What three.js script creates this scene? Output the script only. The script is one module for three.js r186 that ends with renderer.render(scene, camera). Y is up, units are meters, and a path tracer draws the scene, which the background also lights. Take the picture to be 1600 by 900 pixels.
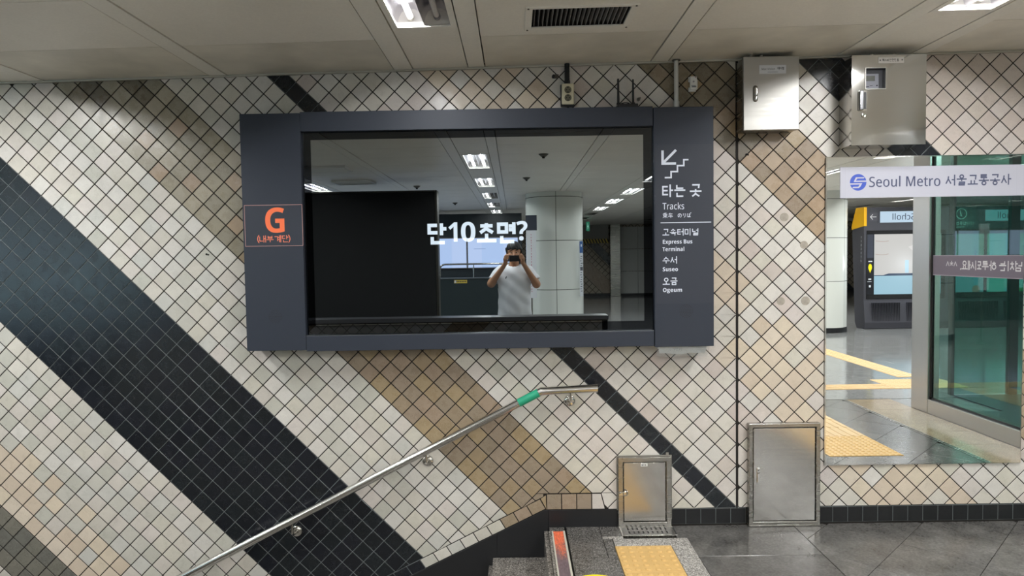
import * as THREE from 'three';
import { mergeGeometries, mergeVertices, toCreasedNormals } from 'three/addons/utils/BufferGeometryUtils.js';
import { RoundedBoxGeometry } from 'three/addons/geometries/RoundedBoxGeometry.js';
import { MarchingCubes } from 'three/addons/objects/MarchingCubes.js';
import { RectAreaLightUniformsLib } from 'three/addons/lights/RectAreaLightUniformsLib.js';

// ------------------------------------------------------------------ camera, lights, exposure
RectAreaLightUniformsLib.init();
const scene = new THREE.Scene();
scene.background = new THREE.Color(0x000000);
const camera = new THREE.PerspectiveCamera(45.24, 16 / 9, 0.01, 80);
camera.position.set(0, 1.68, 4.205);
camera.rotation.set(-0.04617, 0.003566, -0.0157, 'YXZ');
const renderer = new THREE.WebGLRenderer();
renderer.toneMapping = THREE.LinearToneMapping;
renderer.toneMappingExposure = 1.0;
renderer.shadowMap.enabled = true;
const TUBE_LIGHT = 262, TUBE_COLOR = 0xfafbfa;      // every lit fluorescent tube (area light under it)
const TUBE_GLOW = 4.0;                             // what the eye sees of a tube
const POSTER_LIGHT = 2.2;                          // back-lit boxes

// ------------------------------------------------------------------ small helpers
let seed = 12345;
const rnd = () => { seed = (seed + 0x6d2b79f5) | 0; let t = Math.imul(seed ^ (seed >>> 15), 1 | seed); t = (t + Math.imul(t ^ (t >>> 7), 61 | t)) ^ t; return ((t ^ (t >>> 14)) >>> 0) / 4294967296; };
const rr = (a, b) => a + (b - a) * rnd();
const pick = (l) => l[Math.floor(rnd() * l.length)];
const V3 = (x, y, z) => new THREE.Vector3(x, y, z);
const names = {};
const numbered = (n) => { const k = names[n] = (names[n] ?? -1) + 1; return k ? n + '_' + String(k).padStart(3, '0') : n; };
const shade = (o) => { o.traverse((c) => { if (c.isMesh) { c.castShadow = true; c.receiveShadow = true; } }); return o; };
function thing(name, label, category, pos = [0, 0, 0], turn = 0, group) {
  const o = new THREE.Group(); o.name = numbered(name); scene.add(o);
  o.position.set(...pos); o.rotation.y = turn;
  o.userData = { label, category }; if (group) o.userData.group = group;
  return o;
}
function struct(name, geos, mat, label) {
  const m = obj(name, geos, mat, scene); m.name = numbered(name); m.userData.kind = 'structure';
  if (label) m.userData.label = label; return m;
}
const clean = (g) => { const h = g.index ? g.toNonIndexed() : g; for (const k of Object.keys(h.attributes)) if (!['position', 'normal', 'uv'].includes(k)) h.deleteAttribute(k); return h; };
const merged = (geos) => { geos = [geos].flat().map(clean); return geos.length === 1 ? geos[0] : mergeGeometries(geos); };
function obj(name, geos, mat, parent = scene) {
  const m = new THREE.Mesh(merged(geos), mat); m.name = name; m.castShadow = m.receiveShadow = true; parent.add(m); return m;
}
const at = (g, x = 0, y = 0, z = 0) => g.translate(x, y, z);
// boxes by their limits; uv in metres
function uvBox(g) {
  g = g.index ? g.toNonIndexed() : g; const p = g.attributes.position, n = g.attributes.normal, u = g.attributes.uv;
  for (let i = 0; i < p.count; i++) {
    const ax = Math.abs(n.getX(i)), ay = Math.abs(n.getY(i)), az = Math.abs(n.getZ(i));
    if (ay >= ax && ay >= az) u.setXY(i, p.getX(i), p.getZ(i)); else if (ax >= az) u.setXY(i, p.getZ(i), p.getY(i)); else u.setXY(i, p.getX(i), p.getY(i));
  }
  return g;
}
const bx = (x0, x1, y0, y1, z0, z1) => uvBox(at(new THREE.BoxGeometry(x1 - x0, y1 - y0, z1 - z0), (x0 + x1) / 2, (y0 + y1) / 2, (z0 + z1) / 2));
const rbx = (x0, x1, y0, y1, z0, z1, r = 0.003, s = 2) => uvBox(at(new RoundedBoxGeometry(x1 - x0, y1 - y0, z1 - z0, s, r), (x0 + x1) / 2, (y0 + y1) / 2, (z0 + z1) / 2));
const cyl = (r0, r1, h, x, y, z, axis = 'y', seg = 24, open = false) => {
  const g = new THREE.CylinderGeometry(r1, r0, h, seg, 1, open);
  if (axis === 'x') g.rotateZ(-Math.PI / 2); if (axis === 'z') g.rotateX(Math.PI / 2);
  return at(g, x, y, z);
};
const tube = (pts, r, seg = 40, rad = 16) => new THREE.TubeGeometry(new THREE.CatmullRomCurve3(pts.map((p) => V3(...p)), false, 'catmullrom', 0.0), seg, r, rad, false);
const disc = (x, y, z, r, t, seg = 24) => cyl(r, r, t, x, y, z, 'z', seg);
const lathe = (prof, x, y, z, axis = 'z', seg = 32) => {
  const g = new THREE.LatheGeometry(prof.map((p) => new THREE.Vector2(p[0], p[1])), seg);
  if (axis === 'z') g.rotateX(Math.PI / 2); return at(g, x, y, z);
};
// a convex polygon (counter-clockwise, in x and y) as a slab from z0 to z1 with a chamfered front edge
function inset(poly, d) {
  const n = poly.length, out = [];
  for (let i = 0; i < n; i++) {
    const a = poly[(i + n - 1) % n], b = poly[i], c = poly[(i + 1) % n];
    const e1 = [b[0] - a[0], b[1] - a[1]], e2 = [c[0] - b[0], c[1] - b[1]], l1 = Math.hypot(...e1) || 1e-9, l2 = Math.hypot(...e2) || 1e-9;
    const n1 = [-e1[1] / l1, e1[0] / l1], n2 = [-e2[1] / l2, e2[0] / l2], k = 1 + n1[0] * n2[0] + n1[1] * n2[1], s = d / Math.max(k, 0.35);
    out.push([b[0] + (n1[0] + n2[0]) * s, b[1] + (n1[1] + n2[1]) * s]);
  }
  return out;
}
const area = (p) => { let s = 0; for (let i = 0; i < p.length; i++) { const a = p[i], b = p[(i + 1) % p.length]; s += a[0] * b[1] - b[0] * a[1]; } return s / 2; };
function clip(poly, nx, ny, d) {                    // keeps nx*x + ny*y >= d
  const out = [];
  for (let i = 0; i < poly.length; i++) {
    const a = poly[i], b = poly[(i + 1) % poly.length], da = nx * a[0] + ny * a[1] - d, db = nx * b[0] + ny * b[1] - d;
    if (da >= 0) out.push(a);
    if ((da > 0 && db < 0) || (da < 0 && db > 0)) { const t = da / (da - db); out.push([a[0] + t * (b[0] - a[0]), a[1] + t * (b[1] - a[1])]); }
  }
  return out.filter((p, i) => { const q = out[(i + 1) % out.length]; return Math.hypot(p[0] - q[0], p[1] - q[1]) > 1e-4; });
}
function slab(poly, z0, z1, bev = 0.0015, tilt = [0, 0], uo = [0, 0], c = [0, 0], us = 1) {
  const inn = inset(poly, bev), pos = [], uv = [], mid = [0, 1].map((k) => poly.reduce((s, p) => s + p[k], 0) / poly.length);
  const zz = (p, z) => z + tilt[0] * (p[0] - mid[0]) + tilt[1] * (p[1] - mid[1]);
  const put = (p, z) => { pos.push(p[0] - c[0], p[1] - c[1], zz(p, z)); uv.push((p[0] + uo[0]) * us, (p[1] + uo[1]) * us); };
  for (let i = 1; i < inn.length - 1; i++) { put(inn[0], z1); put(inn[i], z1); put(inn[i + 1], z1); }
  for (let i = 0; i < poly.length; i++) {
    const j = (i + 1) % poly.length, zb = z1 - bev;
    put(poly[i], zb); put(poly[j], zb); put(inn[j], z1); put(poly[i], zb); put(inn[j], z1); put(inn[i], z1);
    put(poly[i], z0); put(poly[j], z0); put(poly[j], zb); put(poly[i], z0); put(poly[j], zb); put(poly[i], zb);
  }
  const g = new THREE.BufferGeometry();
  g.setAttribute('position', new THREE.Float32BufferAttribute(pos, 3)); g.setAttribute('uv', new THREE.Float32BufferAttribute(uv, 2));
  g.computeVertexNormals(); return g;
}
const lay = (g) => g.rotateX(-Math.PI / 2);          // a slab drawn in x and -z laid flat

// ------------------------------------------------------------------ textures
function noiseGrid(n, s) { const a = new Float32Array(n * n); let q = s; const r = () => { q = (q * 1664525 + 1013904223) >>> 0; return q / 4294967296; }; for (let i = 0; i < a.length; i++) a[i] = r(); return a; }
function fbm(size, cells, oct, s, gain = 0.5, stretch = 1) {
  const out = new Float32Array(size * size); let amp = 1, tot = 0;
  for (let o = 0; o < oct; o++) {
    const n = cells << o, g = noiseGrid(n, s + o * 77), nx = Math.max(1, Math.round(n / stretch));
    for (let y = 0; y < size; y++) {
      const fy = (y / size) * n, y0 = Math.floor(fy), ty = fy - y0, sy = ty * ty * (3 - 2 * ty);
      for (let x = 0; x < size; x++) {
        const fx = (x / size) * nx, x0 = Math.floor(fx), tx = fx - x0, sx = tx * tx * (3 - 2 * tx), x1 = (x0 + 1) % nx, y1 = (y0 + 1) % n;
        const a = g[(y0 % n) * n + x0 % nx], b = g[(y0 % n) * n + x1], c = g[y1 * n + x0 % nx], d = g[y1 * n + x1];
        out[y * size + x] += amp * ((a + (b - a) * sx) * (1 - sy) + (c + (d - c) * sx) * sy);
      }
    }
    tot += amp; amp *= gain;
  }
  for (let i = 0; i < out.length; i++) out[i] /= tot;
  return out;
}
function dataTex(size, f, srgb = true, rep = 1) {
  const d = new Uint8Array(size * size * 4);
  for (let i = 0; i < size * size; i++) { const c = f(i); for (let k = 0; k < 3; k++) d[i * 4 + k] = Math.max(0, Math.min(255, Array.isArray(c) ? c[k] : c)); d[i * 4 + 3] = 255; }
  const t = new THREE.DataTexture(d, size, size); t.wrapS = t.wrapT = THREE.RepeatWrapping; t.magFilter = THREE.LinearFilter; t.minFilter = THREE.LinearMipmapLinearFilter; t.generateMipmaps = true;
  if (srgb) t.colorSpace = THREE.SRGBColorSpace; t.repeat.set(rep, rep); t.needsUpdate = true; return t;
}
const f1 = fbm(512, 8, 6, 11), f2 = fbm(512, 4, 4, 47), f3 = fbm(512, 128, 2, 91), f4 = fbm(512, 3, 5, 133);
const glazeTex = dataTex(512, (i) => 240 + 14 * (f1[i] - 0.5) + 18 * (f2[i] - 0.5) + 10 * (f3[i] - 0.5), true, 2.2);
const glazeRough = dataTex(512, (i) => 150 + 120 * (f1[i] - 0.5) + 60 * (f3[i] - 0.5), false, 3);
const glazeBump = dataTex(512, (i) => 128 + 160 * (f2[i] - 0.5) + 60 * (f1[i] - 0.5), false, 5);
const granite = (base, amp, warm, s) => { const a = fbm(512, 128, 2, s, 0.7), b = fbm(512, 6, 4, s + 5); return dataTex(512, (i) => { let v = base + amp * (a[i] - 0.5) * 2.2 + 26 * (b[i] - 0.5); if (a[i] > 0.7) v += amp * 0.5; if (a[i] < 0.3) v -= amp * 0.4; return [v + warm, v, v - warm]; }, true, 1.9); };
const darkGranite = granite(128, 62, 2, 301), paleGranite = granite(178, 95, 2, 402), beigeGranite = granite(176, 34, 8, 503), greyGranite = granite(176, 34, -2, 604);
const wornA = fbm(512, 96, 3, 655, 0.6), wornB = fbm(512, 7, 5, 671, 0.6), wornGranite = dataTex(512, (i) => { const v = 130 + 52 * (wornA[i] - 0.5) + 74 * (wornB[i] - 0.5); return [v + 1, v, v - 1]; }, true, 1.1);
const scuffA = fbm(512, 10, 6, 777, 0.6), scuffRough = dataTex(512, (i) => 122 + 80 * (scuffA[i] - 0.5), false, 0.8);
const brushA = fbm(512, 64, 3, 901, 0.6, 32), brushTex = dataTex(512, (i) => 128 + 34 * (brushA[i] - 0.5), false, 2);
const ceilTex = dataTex(512, (i) => { const v = 240 + 16 * (f4[i] - 0.5) + 8 * (f3[i] - 0.5); return [v, v - 1, v - 4]; }, true, 0.9);
const grimeTex = dataTex(512, (i) => { const v = 232 + 40 * (f1[i] - 0.5) + 30 * (f4[i] - 0.5); return [v, v - 2, v - 6]; }, true, 0.7);
function canvasTex(w, h, draw) {
  const c = document.createElement('canvas'); c.width = w; c.height = h; const g = c.getContext('2d'); draw(g, w, h);
  const t = new THREE.CanvasTexture(c); t.colorSpace = THREE.SRGBColorSpace; t.anisotropy = 8; return t;
}

// ------------------------------------------------------------------ Hangul drawn with strokes (no Korean font is at hand)
const CHO = 'ㄱㄲㄴㄷㄸㄹㅁㅂㅃㅅㅆㅇㅈㅉㅊㅋㅌㅍㅎ', JUNG = 'ㅏㅐㅑㅒㅓㅔㅕㅖㅗㅘㅙㅚㅛㅜㅝㅞㅟㅠㅡㅢㅣ', JONG = ' ㄱㄲㄳㄴㄵㄶㄷㄹㄺㄻㄼㄽㄾㄿㅀㅁㅂㅄㅅㅆㅇㅈㅊㅋㅌㅍㅎ';
const JAMO = {
  ㄱ: [[.06, .08, .92, .08, .86, .98]], ㄴ: [[.1, .02, .1, .92, .96, .92]], ㄷ: [[.92, .08, .1, .08, .1, .92, .96, .92]], ㄹ: [[.06, .06, .92, .06, .92, .5, .1, .5, .1, .94, .98, .94]],
  ㅁ: [[.1, .06, .9, .06, .9, .94, .1, .94, .1, .06, .3, .06]], ㅂ: [[.1, .02, .1, .94, .9, .94, .9, .02], [.1, .48, .9, .48]], ㅅ: [[.5, .02, .42, .42, .04, .98], [.48, .38, .96, .98]],
  ㅇ: 'o', ㅈ: [[.05, .08, .95, .08], [.52, .1, .42, .5, .04, .98], [.48, .46, .96, .98]], ㅊ: [[.5, -.1, .5, .12], [.05, .22, .95, .22], [.52, .22, .42, .58, .04, 1], [.48, .54, .96, 1]],
  ㅌ: [[.92, .06, .1, .06, .1, .94, .96, .94], [.1, .5, .9, .5]], ㅋ: [[.06, .08, .92, .08, .86, .98], [.1, .5, .88, .5]], ㅍ: [[.04, .08, .96, .08], [.04, .92, .96, .92], [.32, .08, .32, .92], [.68, .08, .68, .92]], ㅎ: 'h',
  ㅏ: [[.32, -.02, .32, 1.02], [.32, .46, 1, .46]], ㅓ: [[.72, -.02, .72, 1.02], [.0, .46, .72, .46]], ㅣ: [[.55, -.02, .55, 1.02]], ㅐ: [[.16, .0, .16, 1], [.84, -.02, .84, 1.02], [.16, .46, .84, .46]],
  ㅔ: [[.44, 0, .44, 1], [.92, -.02, .92, 1.02], [-.06, .46, .44, .46]], ㅕ: [[.72, -.02, .72, 1.02], [0, .3, .72, .3], [0, .62, .72, .62]], ㅖ: [[.44, 0, .44, 1], [.92, -.02, .92, 1.02], [-.06, .3, .44, .3], [-.06, .62, .44, .62]],
  ㅗ: [[.5, .05, .5, .85], [0, .85, 1, .85]], ㅛ: [[.34, .05, .34, .85], [.66, .05, .66, .85], [0, .85, 1, .85]], ㅜ: [[0, .2, 1, .2], [.5, .2, .5, 1]], ㅠ: [[0, .2, 1, .2], [.34, .2, .34, 1], [.66, .2, .66, 1]], ㅡ: [[0, .5, 1, .5]],
};
const KANA = {
  の: [[.52, .28, .4, .72, .24, .84, .1, .68, .12, .42, .34, .22, .64, .2, .86, .4, .88, .64, .74, .84, .58, .9]], り: [[.3, .14, .26, .5, .34, .54], [.68, .12, .72, .46, .64, .74, .44, .94]],
  ば: [[.16, .14, .12, .56, .18, .9], [.4, .32, .86, .32], [.64, .14, .64, .76, .5, .88, .36, .78, .5, .66, .7, .74, .86, .88], [.8, .02, .86, .14], [.94, 0, 1, .12]],
  车: [[.16, .16, .88, .16], [.44, .02, .2, .46, .86, .46], [.56, .3, .56, 1], [.04, .72, .98, .72]], 乘: [[.76, .02, .2, .1], [.04, .24, .96, .24], [.5, .08, .5, 1], [.12, .42, .36, .42], [.1, .62, .36, .58], [.32, .32, .32, .64], [.68, .3, .68, .62, .92, .6], [.9, .38, .7, .44], [.46, .64, .06, .96], [.54, .64, .96, .96]],
};
function jamo(g, j, x, y, w, h) {
  const s = JAMO[j]; if (!s) return;
  if (s === 'o' || s === 'h') {
    const y0 = s === 'h' ? y + h * 0.36 : y, hh = s === 'h' ? h * 0.64 : h, r = Math.min(w / 2, hh / 2);
    g.beginPath(); g.ellipse(x + w / 2, y0 + hh / 2, Math.min(w / 2, r * 1.15), r, 0, 0, 7); g.stroke();
    if (s === 'h') { g.beginPath(); g.moveTo(x + w * .5, y - h * .06); g.lineTo(x + w * .5, y + h * .1); g.moveTo(x + w * .04, y + h * .18); g.lineTo(x + w * .96, y + h * .18); g.stroke(); }
    return;
  }
  for (const p of s) { g.beginPath(); for (let i = 0; i < p.length; i += 2) g[i ? 'lineTo' : 'moveTo'](x + p[i] * w, y + p[i + 1] * h); g.stroke(); }
}
function syllable(g, ch, x, y, s) {
  if (KANA[ch]) { for (const p of KANA[ch]) { g.beginPath(); for (let i = 0; i < p.length; i += 2) g[i ? 'lineTo' : 'moveTo'](x + p[i] * s, y + p[i + 1] * s); g.stroke(); } return; }
  const c = ch.charCodeAt(0) - 0xac00, L = CHO[Math.floor(c / 588)], V = JUNG[Math.floor((c % 588) / 28)], T = JONG[c % 28], f = T !== ' ';
  const J = (j, a, b, c2, d) => jamo(g, j, x + a * s, y + b * s, (c2 - a) * s, (d - b) * s);
  if ('ㅗㅛㅜㅠㅡ'.includes(V)) {
    if (f) { J(L, .18, .05, .82, .34); J(V, .03, .38, .97, V === 'ㅡ' ? .56 : .6); J(T, .2, V === 'ㅜ' ? .68 : .66, .82, .97); } else { J(L, .16, .08, .84, V === 'ㅜ' || V === 'ㅠ' ? .44 : .5); J(V, .02, .52, .98, .95); }
  } else if (V === 'ㅚ') { J(L, .08, .1, .58, .5); J('ㅗ', .02, .54, .66, .9); J('ㅣ', .72, .03, .98, .98); }
  else if (f) { J(L, .08, .08, .56, .5); J(V, .62, .03, .98, .58); J(T, .2, .66, .92, .97); } else { J(L, .05, .14, .56, .84); J(V, .6, .03, .98, .98); }
}
// writes a line of Korean and Latin letters; y is the top of the Korean letters
function write(g, text, x, y, s, wt, opt = {}) {
  g.lineCap = opt.cap || 'butt'; g.lineJoin = 'miter'; g.lineWidth = s * wt; const sx = opt.sx || 0.94;
  for (const ch of text) {
    if (ch === ' ') { x += s * 0.32; continue; }
    if (ch.charCodeAt(0) > 0x3000) { g.save(); g.translate(x, y); g.scale(sx, 1); syllable(g, ch, 0, 0, s); g.restore(); x += s * (sx + 0.04); continue; }
    g.font = (opt.bold ? 'bold ' : '') + s * (opt.latin || 1.12) + 'px sans-serif'; g.textBaseline = 'alphabetic'; g.fillText(ch, x, y + s * 0.93); x += g.measureText(ch).width;
  }
  return x;
}
function latin(g, text, x, base, size, width, bold) {
  g.font = (bold ? 'bold ' : '') + size + 'px sans-serif'; g.textBaseline = 'alphabetic'; const w = g.measureText(text).width;
  g.save(); g.translate(x, base); if (width) g.scale(width / w, 1); g.fillText(text, 0, 0); g.restore();
}

// ------------------------------------------------------------------ materials
const std = (color, rough = 0.6, metal = 0, more = {}) => new THREE.MeshStandardMaterial({ color, roughness: rough, metalness: metal, ...more });
const M = {};
const tileMat = (hex, rough = 0.42) => new THREE.MeshStandardMaterial({ color: hex, roughness: rough, map: glazeTex, roughnessMap: glazeRough, bumpMap: glazeBump, bumpScale: 0.0004 });
M.cream = [0xdad5cb, 0xd5cfc4, 0xddd9d2, 0xd8d0c9, 0xd2cdc0, 0xdbd6cf, 0xd6d2cb].map((c) => tileMat(c, 0.55));
M.cool = [0xcbc8be, 0xd0cabf, 0xcfcdc6, 0xc6c4b9, 0xd3ccc3].map((c) => tileMat(c, 0.55));
M.peach = [0xdacbb8, 0xd6c6b3, 0xdccfbe, 0xd3c3af, 0xddcfba].map((c) => tileMat(c, 0.55));
M.pink = [0xd3c9c1, 0xcfc3bc, 0xd0c6bd, 0xcbc0b8, 0xd2c9c4].map((c) => tileMat(c, 0.55));
M.brown = [0xa08f78, 0x9b8c79, 0xa39074, 0x978976, 0x9d8d7b, 0xa99677, 0xa4917d].map((c) => tileMat(c, 0.5));
M.olive = [0x9f9783, 0x968f7e, 0xa49c8a, 0x9b937f, 0xaea592].map((c) => tileMat(c, 0.5));
M.grey = [0x7a786e, 0x72716a, 0x7d7a70].map((c) => tileMat(c, 0.5));
M.black = [0x1b1f23, 0x1d2226, 0x191c22, 0x1c1f26].map((c) => tileMat(c, 0.42));
M.grout = std(0x1f1b17, 0.95); M.paleGrout = std(0x737979, 0.95);
M.plaster = std(0xe6e4de, 0.85, 0, { map: glazeTex });
M.blackStone = std(0x16171a, 0.9, 0, { roughnessMap: scuffRough });
M.seal = std(0x1a1513, 0.8);
M.ceil = std(0xf6f2ea, 0.42, 0, { map: ceilTex }); M.ceilGrimy = std(0xf2eee4, 0.42, 0, { map: grimeTex }); M.ceilStrip = std(0xf6f3ec, 0.4, 0, { map: ceilTex });
M.void = std(0x0b0a09, 0.95);
M.trim = std(0xc9c5b8, 0.35, 0.1);
M.steel = std(0xcfcecb, 0.2, 1); M.steelDull = std(0xb9b8b5, 0.52, 1, { roughnessMap: brushTex, map: grimeTex }); M.steelDark = std(0x76726c, 0.4, 1);
M.polish = std(0xcfcdc8, 0.16, 1); M.chrome = std(0xdcdbd8, 0.08, 1);
M.panel = std(0x2d333f, 0.5, 0.15); M.gap = std(0x08080a, 0.9);
M.darkGranite = std(0xe6e1da, 0.42, 0, { map: darkGranite, roughnessMap: scuffRough, bumpMap: darkGranite, bumpScale: 0.0003 });
M.floorGranite = std(0xb2b0ad, 0.42, 0, { map: darkGranite, roughnessMap: scuffRough, bumpMap: darkGranite, bumpScale: 0.0002 }); M.wornGranite = std(0xadaba8, 0.42, 0, { map: wornGranite, roughnessMap: scuffRough });
M.greyGranite = std(0xb9b8b5, 0.24, 0, { map: greyGranite, roughnessMap: scuffRough }); M.beigeGranite = std(0xd8cbb2, 0.24, 0, { map: beigeGranite, roughnessMap: scuffRough });
M.paleGranite = std(0xd6d3ce, 0.5, 0, { map: paleGranite });
M.tactile = std(0xdfb672, 0.5, 0, { map: glazeTex }); M.tactileBar = std(0xdcb984, 0.5, 0, { map: glazeTex });
M.blackPlastic = std(0x17171a, 0.45); M.greyPlastic = std(0x8d8d92, 0.5); M.ivory = std(0xd8d0b4, 0.4); M.whitePlastic = std(0xd4d4d2, 0.45);
M.white = std(0xe6e8ea, 0.5); M.mirror = std(0xeef0ef, 0.0, 1);
M.glow = new THREE.MeshStandardMaterial({ color: 0xf4f4f4, emissive: 0xffffff, emissiveIntensity: TUBE_GLOW, roughness: 0.5 });
M.tubeOff = std(0xc9c6c4, 0.3); M.reflector = std(0xd9d7dc, 0.18, 1); M.lampEnd = std(0xdedbd4, 0.5);
const print = (tex, rough = 0.5, more = {}) => new THREE.MeshStandardMaterial({ map: tex, roughness: rough, ...more });
const glowPrint = (tex, k) => new THREE.MeshStandardMaterial({ color: 0x101010, emissive: 0xffffff, emissiveMap: tex, emissiveIntensity: k, roughness: 0.85 });
// a thin printed sheet; its face looks along +z before it is turned
function sheet(name, w, h, mat, parent, x, y, z, ry = 0, t = 0.0012) {
  const g = new THREE.BoxGeometry(w, h, t), n = g.attributes.normal, u = g.attributes.uv;
  for (let i = 0; i < n.count; i++) if (n.getZ(i) < 0.5) u.setXY(i, 0.004, 0.004);
  const m = obj(name, g, mat, parent); m.position.set(x, y, z); m.rotation.y = ry; return m;
}
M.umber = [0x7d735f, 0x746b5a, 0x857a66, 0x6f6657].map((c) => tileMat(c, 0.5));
M.skirt = [0x131416, 0x151618, 0x121315].map((c) => tileMat(c, 0.85));
M.tan = [0xb09a80, 0xa8927a, 0xb39f88, 0xab9882, 0xa6937f].map((c) => tileMat(c, 0.5));

// ------------------------------------------------------------------ the setting: walls
const ceilY = (x) => 2.817 + 0.0147 * x;
const wallBack = struct('wall_back', [bx(-8, 16, -3.2, 3.3, -0.3, -0.0062)], M.plaster);
// the tile grid of the wall: a runs down to the right, b up to the right; laid by hand, so it drifts a little
const GX = [-0.04232, 1.3132, 1.3202, 0.00296, 0.01908, 0.00651, 0.01306, -0.01469, 0.01389, 0.00271, 0.01911], GY = [1.63273, -1.31052, 1.31254, -0.00945, 0.00241, 0.00912, -0.00781, 0.00365, 0.00164, 0.00543, -0.0051];
const JOINT = 1.3535;
function grid(a, b, right) {
  a /= 20; b /= 20; const t = [1, a, b, a * a, a * b, b * b, a * a * a, a * a * b, a * b * b, b * b * b, right];
  return [GX, GY].map((c) => c.reduce((s, v, i) => s + v * t[i], 0));
}
const slopeTop = (x) => 0.177 + (x - 0.134) * 0.495, slopeBot = (x) => 0.109 + (x - 0.161) * 0.483, KNEE = 0.161, BORDER_END = 0.535;
function band(i, j) {
  if (j < -38) return ['cream_tile', pick(M.cool)];
  if (j < -35) return ['grey_tile', pick(M.grey)];
  if (j < -31) return ['cream_tile', pick(rnd() < (j < -32 ? 0.8 : 0.35) ? M.peach : M.cool)];
  if (j < -26) return ['cream_tile', pick(rnd() < 0.7 ? M.cool : M.cream)];
  if (j < -18) return ['black_tile', pick(M.black)];
  if (j < -12) return ['cream_tile', pick(rnd() < 0.45 ? M.cool : M.cream)];
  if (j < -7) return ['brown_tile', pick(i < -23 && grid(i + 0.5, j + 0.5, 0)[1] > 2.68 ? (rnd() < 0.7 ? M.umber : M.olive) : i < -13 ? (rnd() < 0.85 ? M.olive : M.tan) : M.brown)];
  if (j < -2) return ['cream_tile', pick(rnd() < 0.2 ? M.cool : M.cream)];
  if (j < -1) return ['black_tile', pick(M.black)];
  if (j < 5) return ['cream_tile', pick(rnd() < 0.2 ? M.pink : M.cream)];
  if (j < 10) return ['cream_tile', pick(rnd() < 0.75 ? M.peach : M.cream)];
  if (j < 15) return ['cream_tile', pick(rnd() < 0.2 ? M.pink : M.cream)];
  if (j < 19) return ['brown_tile', pick(i < 3 ? (rnd() < 0.8 ? M.umber : M.brown) : i < 6 ? (rnd() < 0.5 ? M.umber : M.brown) : rnd() < 0.65 ? M.tan : M.brown)];  // umber near the ceiling: darker tiles plus some ceiling shade put into the colour
  if (j < 22) return ['cream_tile', pick(M.cream)];
  if (j < 24) return ['black_tile', pick(M.black)];
  return ['cream_tile', pick(M.pink)];
}
const hiddenBy = [[-1.5, 1.08, 1.24, 2.44], [1.95, 3.02, 0.44, 2.17], [0.66, 0.9, 0.06, 0.4], [1.45, 1.8, 0.05, 0.6], [1.42, 1.66, 2.42, 2.76], [2.0, 2.36, 2.33, 2.78]];
const tiles = [], grout = [[], []];
function addTile(poly, kind, mat) {
  if (poly.length < 3 || area(poly) < 0.00025) return;
  const inn = inset(poly, kind === 'black_tile' || kind === 'skirting_tile' ? 0.0019 : 0.003); if (area(inn) < 0.00012) return;
  if (hiddenBy.some((h) => poly.every((p) => p[0] > h[0] && p[0] < h[1] && p[1] > h[2] && p[1] < h[3]))) return;
  tiles.push({ poly: inn, kind, mat, a: area(inn), c: [poly.reduce((s, p) => s + p[0], 0) / poly.length, poly.reduce((s, p) => s + p[1], 0) / poly.length] });
}
const pieces = (poly, right) => {                          // cut one tile by the ceiling, the expansion joint, the stair border and the skirting
  let list = [clip(poly, 0.0147, -1, -2.809)];
  list = list.map((p) => (right ? clip(p, 1, 0, JOINT + 0.005) : clip(p, -1, 0, -(JOINT - 0.005))));
  list = list.flatMap((p) => {
    if (p.length < 3 || Math.min(...p.map((q) => q[1])) > 0.209) return [p];
    if (Math.min(...p.map((q) => q[0])) > BORDER_END) return [clip(p, 0, 1, 0.107)];
    const low = clip(p, 0, -1, -0.212), mid = Math.max(...p.map((q) => q[0])) < KNEE ? [clip(p, -0.495, 1, 0.177 - 0.134 * 0.495)] : [clip(p, 0, 1, 0.21), clip(clip(low, -1, 0, -KNEE), -0.495, 1, 0.177 - 0.134 * 0.495)];
    return [...mid, clip(clip(low, 0.9696, 0.2449, 0.5503), 0, 1, 0.107)];
  });
  return list.filter((p) => p.length > 2);
};
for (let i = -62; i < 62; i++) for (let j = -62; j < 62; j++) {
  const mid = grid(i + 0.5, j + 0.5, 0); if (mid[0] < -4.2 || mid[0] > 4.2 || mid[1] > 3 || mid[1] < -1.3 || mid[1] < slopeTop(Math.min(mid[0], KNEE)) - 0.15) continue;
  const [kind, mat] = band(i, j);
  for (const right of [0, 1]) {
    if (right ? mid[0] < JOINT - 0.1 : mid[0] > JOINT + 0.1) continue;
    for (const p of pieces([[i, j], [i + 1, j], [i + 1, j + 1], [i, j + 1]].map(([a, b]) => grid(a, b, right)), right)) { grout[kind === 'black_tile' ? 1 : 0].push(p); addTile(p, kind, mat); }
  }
}
// the border of square tiles along the stair slope, then level to the landing
const edgeKind = (x, y) => {                         // the border takes the colour of the band above it
  let best = [9, null]; for (let i = -20; i < 30; i++) for (let j = -40; j < 0; j++) { const q = grid(i + 0.5, j + 0.5, 0), d = Math.hypot(q[0] - x, q[1] - y); if (d < best[0]) best = [d, [i, j]]; }
  return band(...best[1]);
};
const border = [];
for (let k = 0; k < 26; k++) {
  const x1 = 0.137 - k * 0.0835, x0 = x1 - 0.0835, dx = 0.036;
  border.push([[x0 + dx, slopeBot(x0 + dx)], [x1 + dx, slopeBot(x1 + dx)], [x1, slopeTop(x1)], [x0, slopeTop(x0)]]);
}
border.push([[0.174, 0.114], [0.176, 0.109], [0.178, 0.205], [0.139, 0.18]].map((p) => [p[0] - 0.001, p[1]]));
for (let k = 0; k < 3; k++) border.push([[0.178 + k * 0.093, 0.109], [0.271 + k * 0.093, 0.109], [0.271 + k * 0.093, 0.208], [0.178 + k * 0.093, 0.208]]);
border.push([[0.457, 0.109], [0.54, 0.109], [0.515, 0.208], [0.457, 0.208]]);
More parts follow.
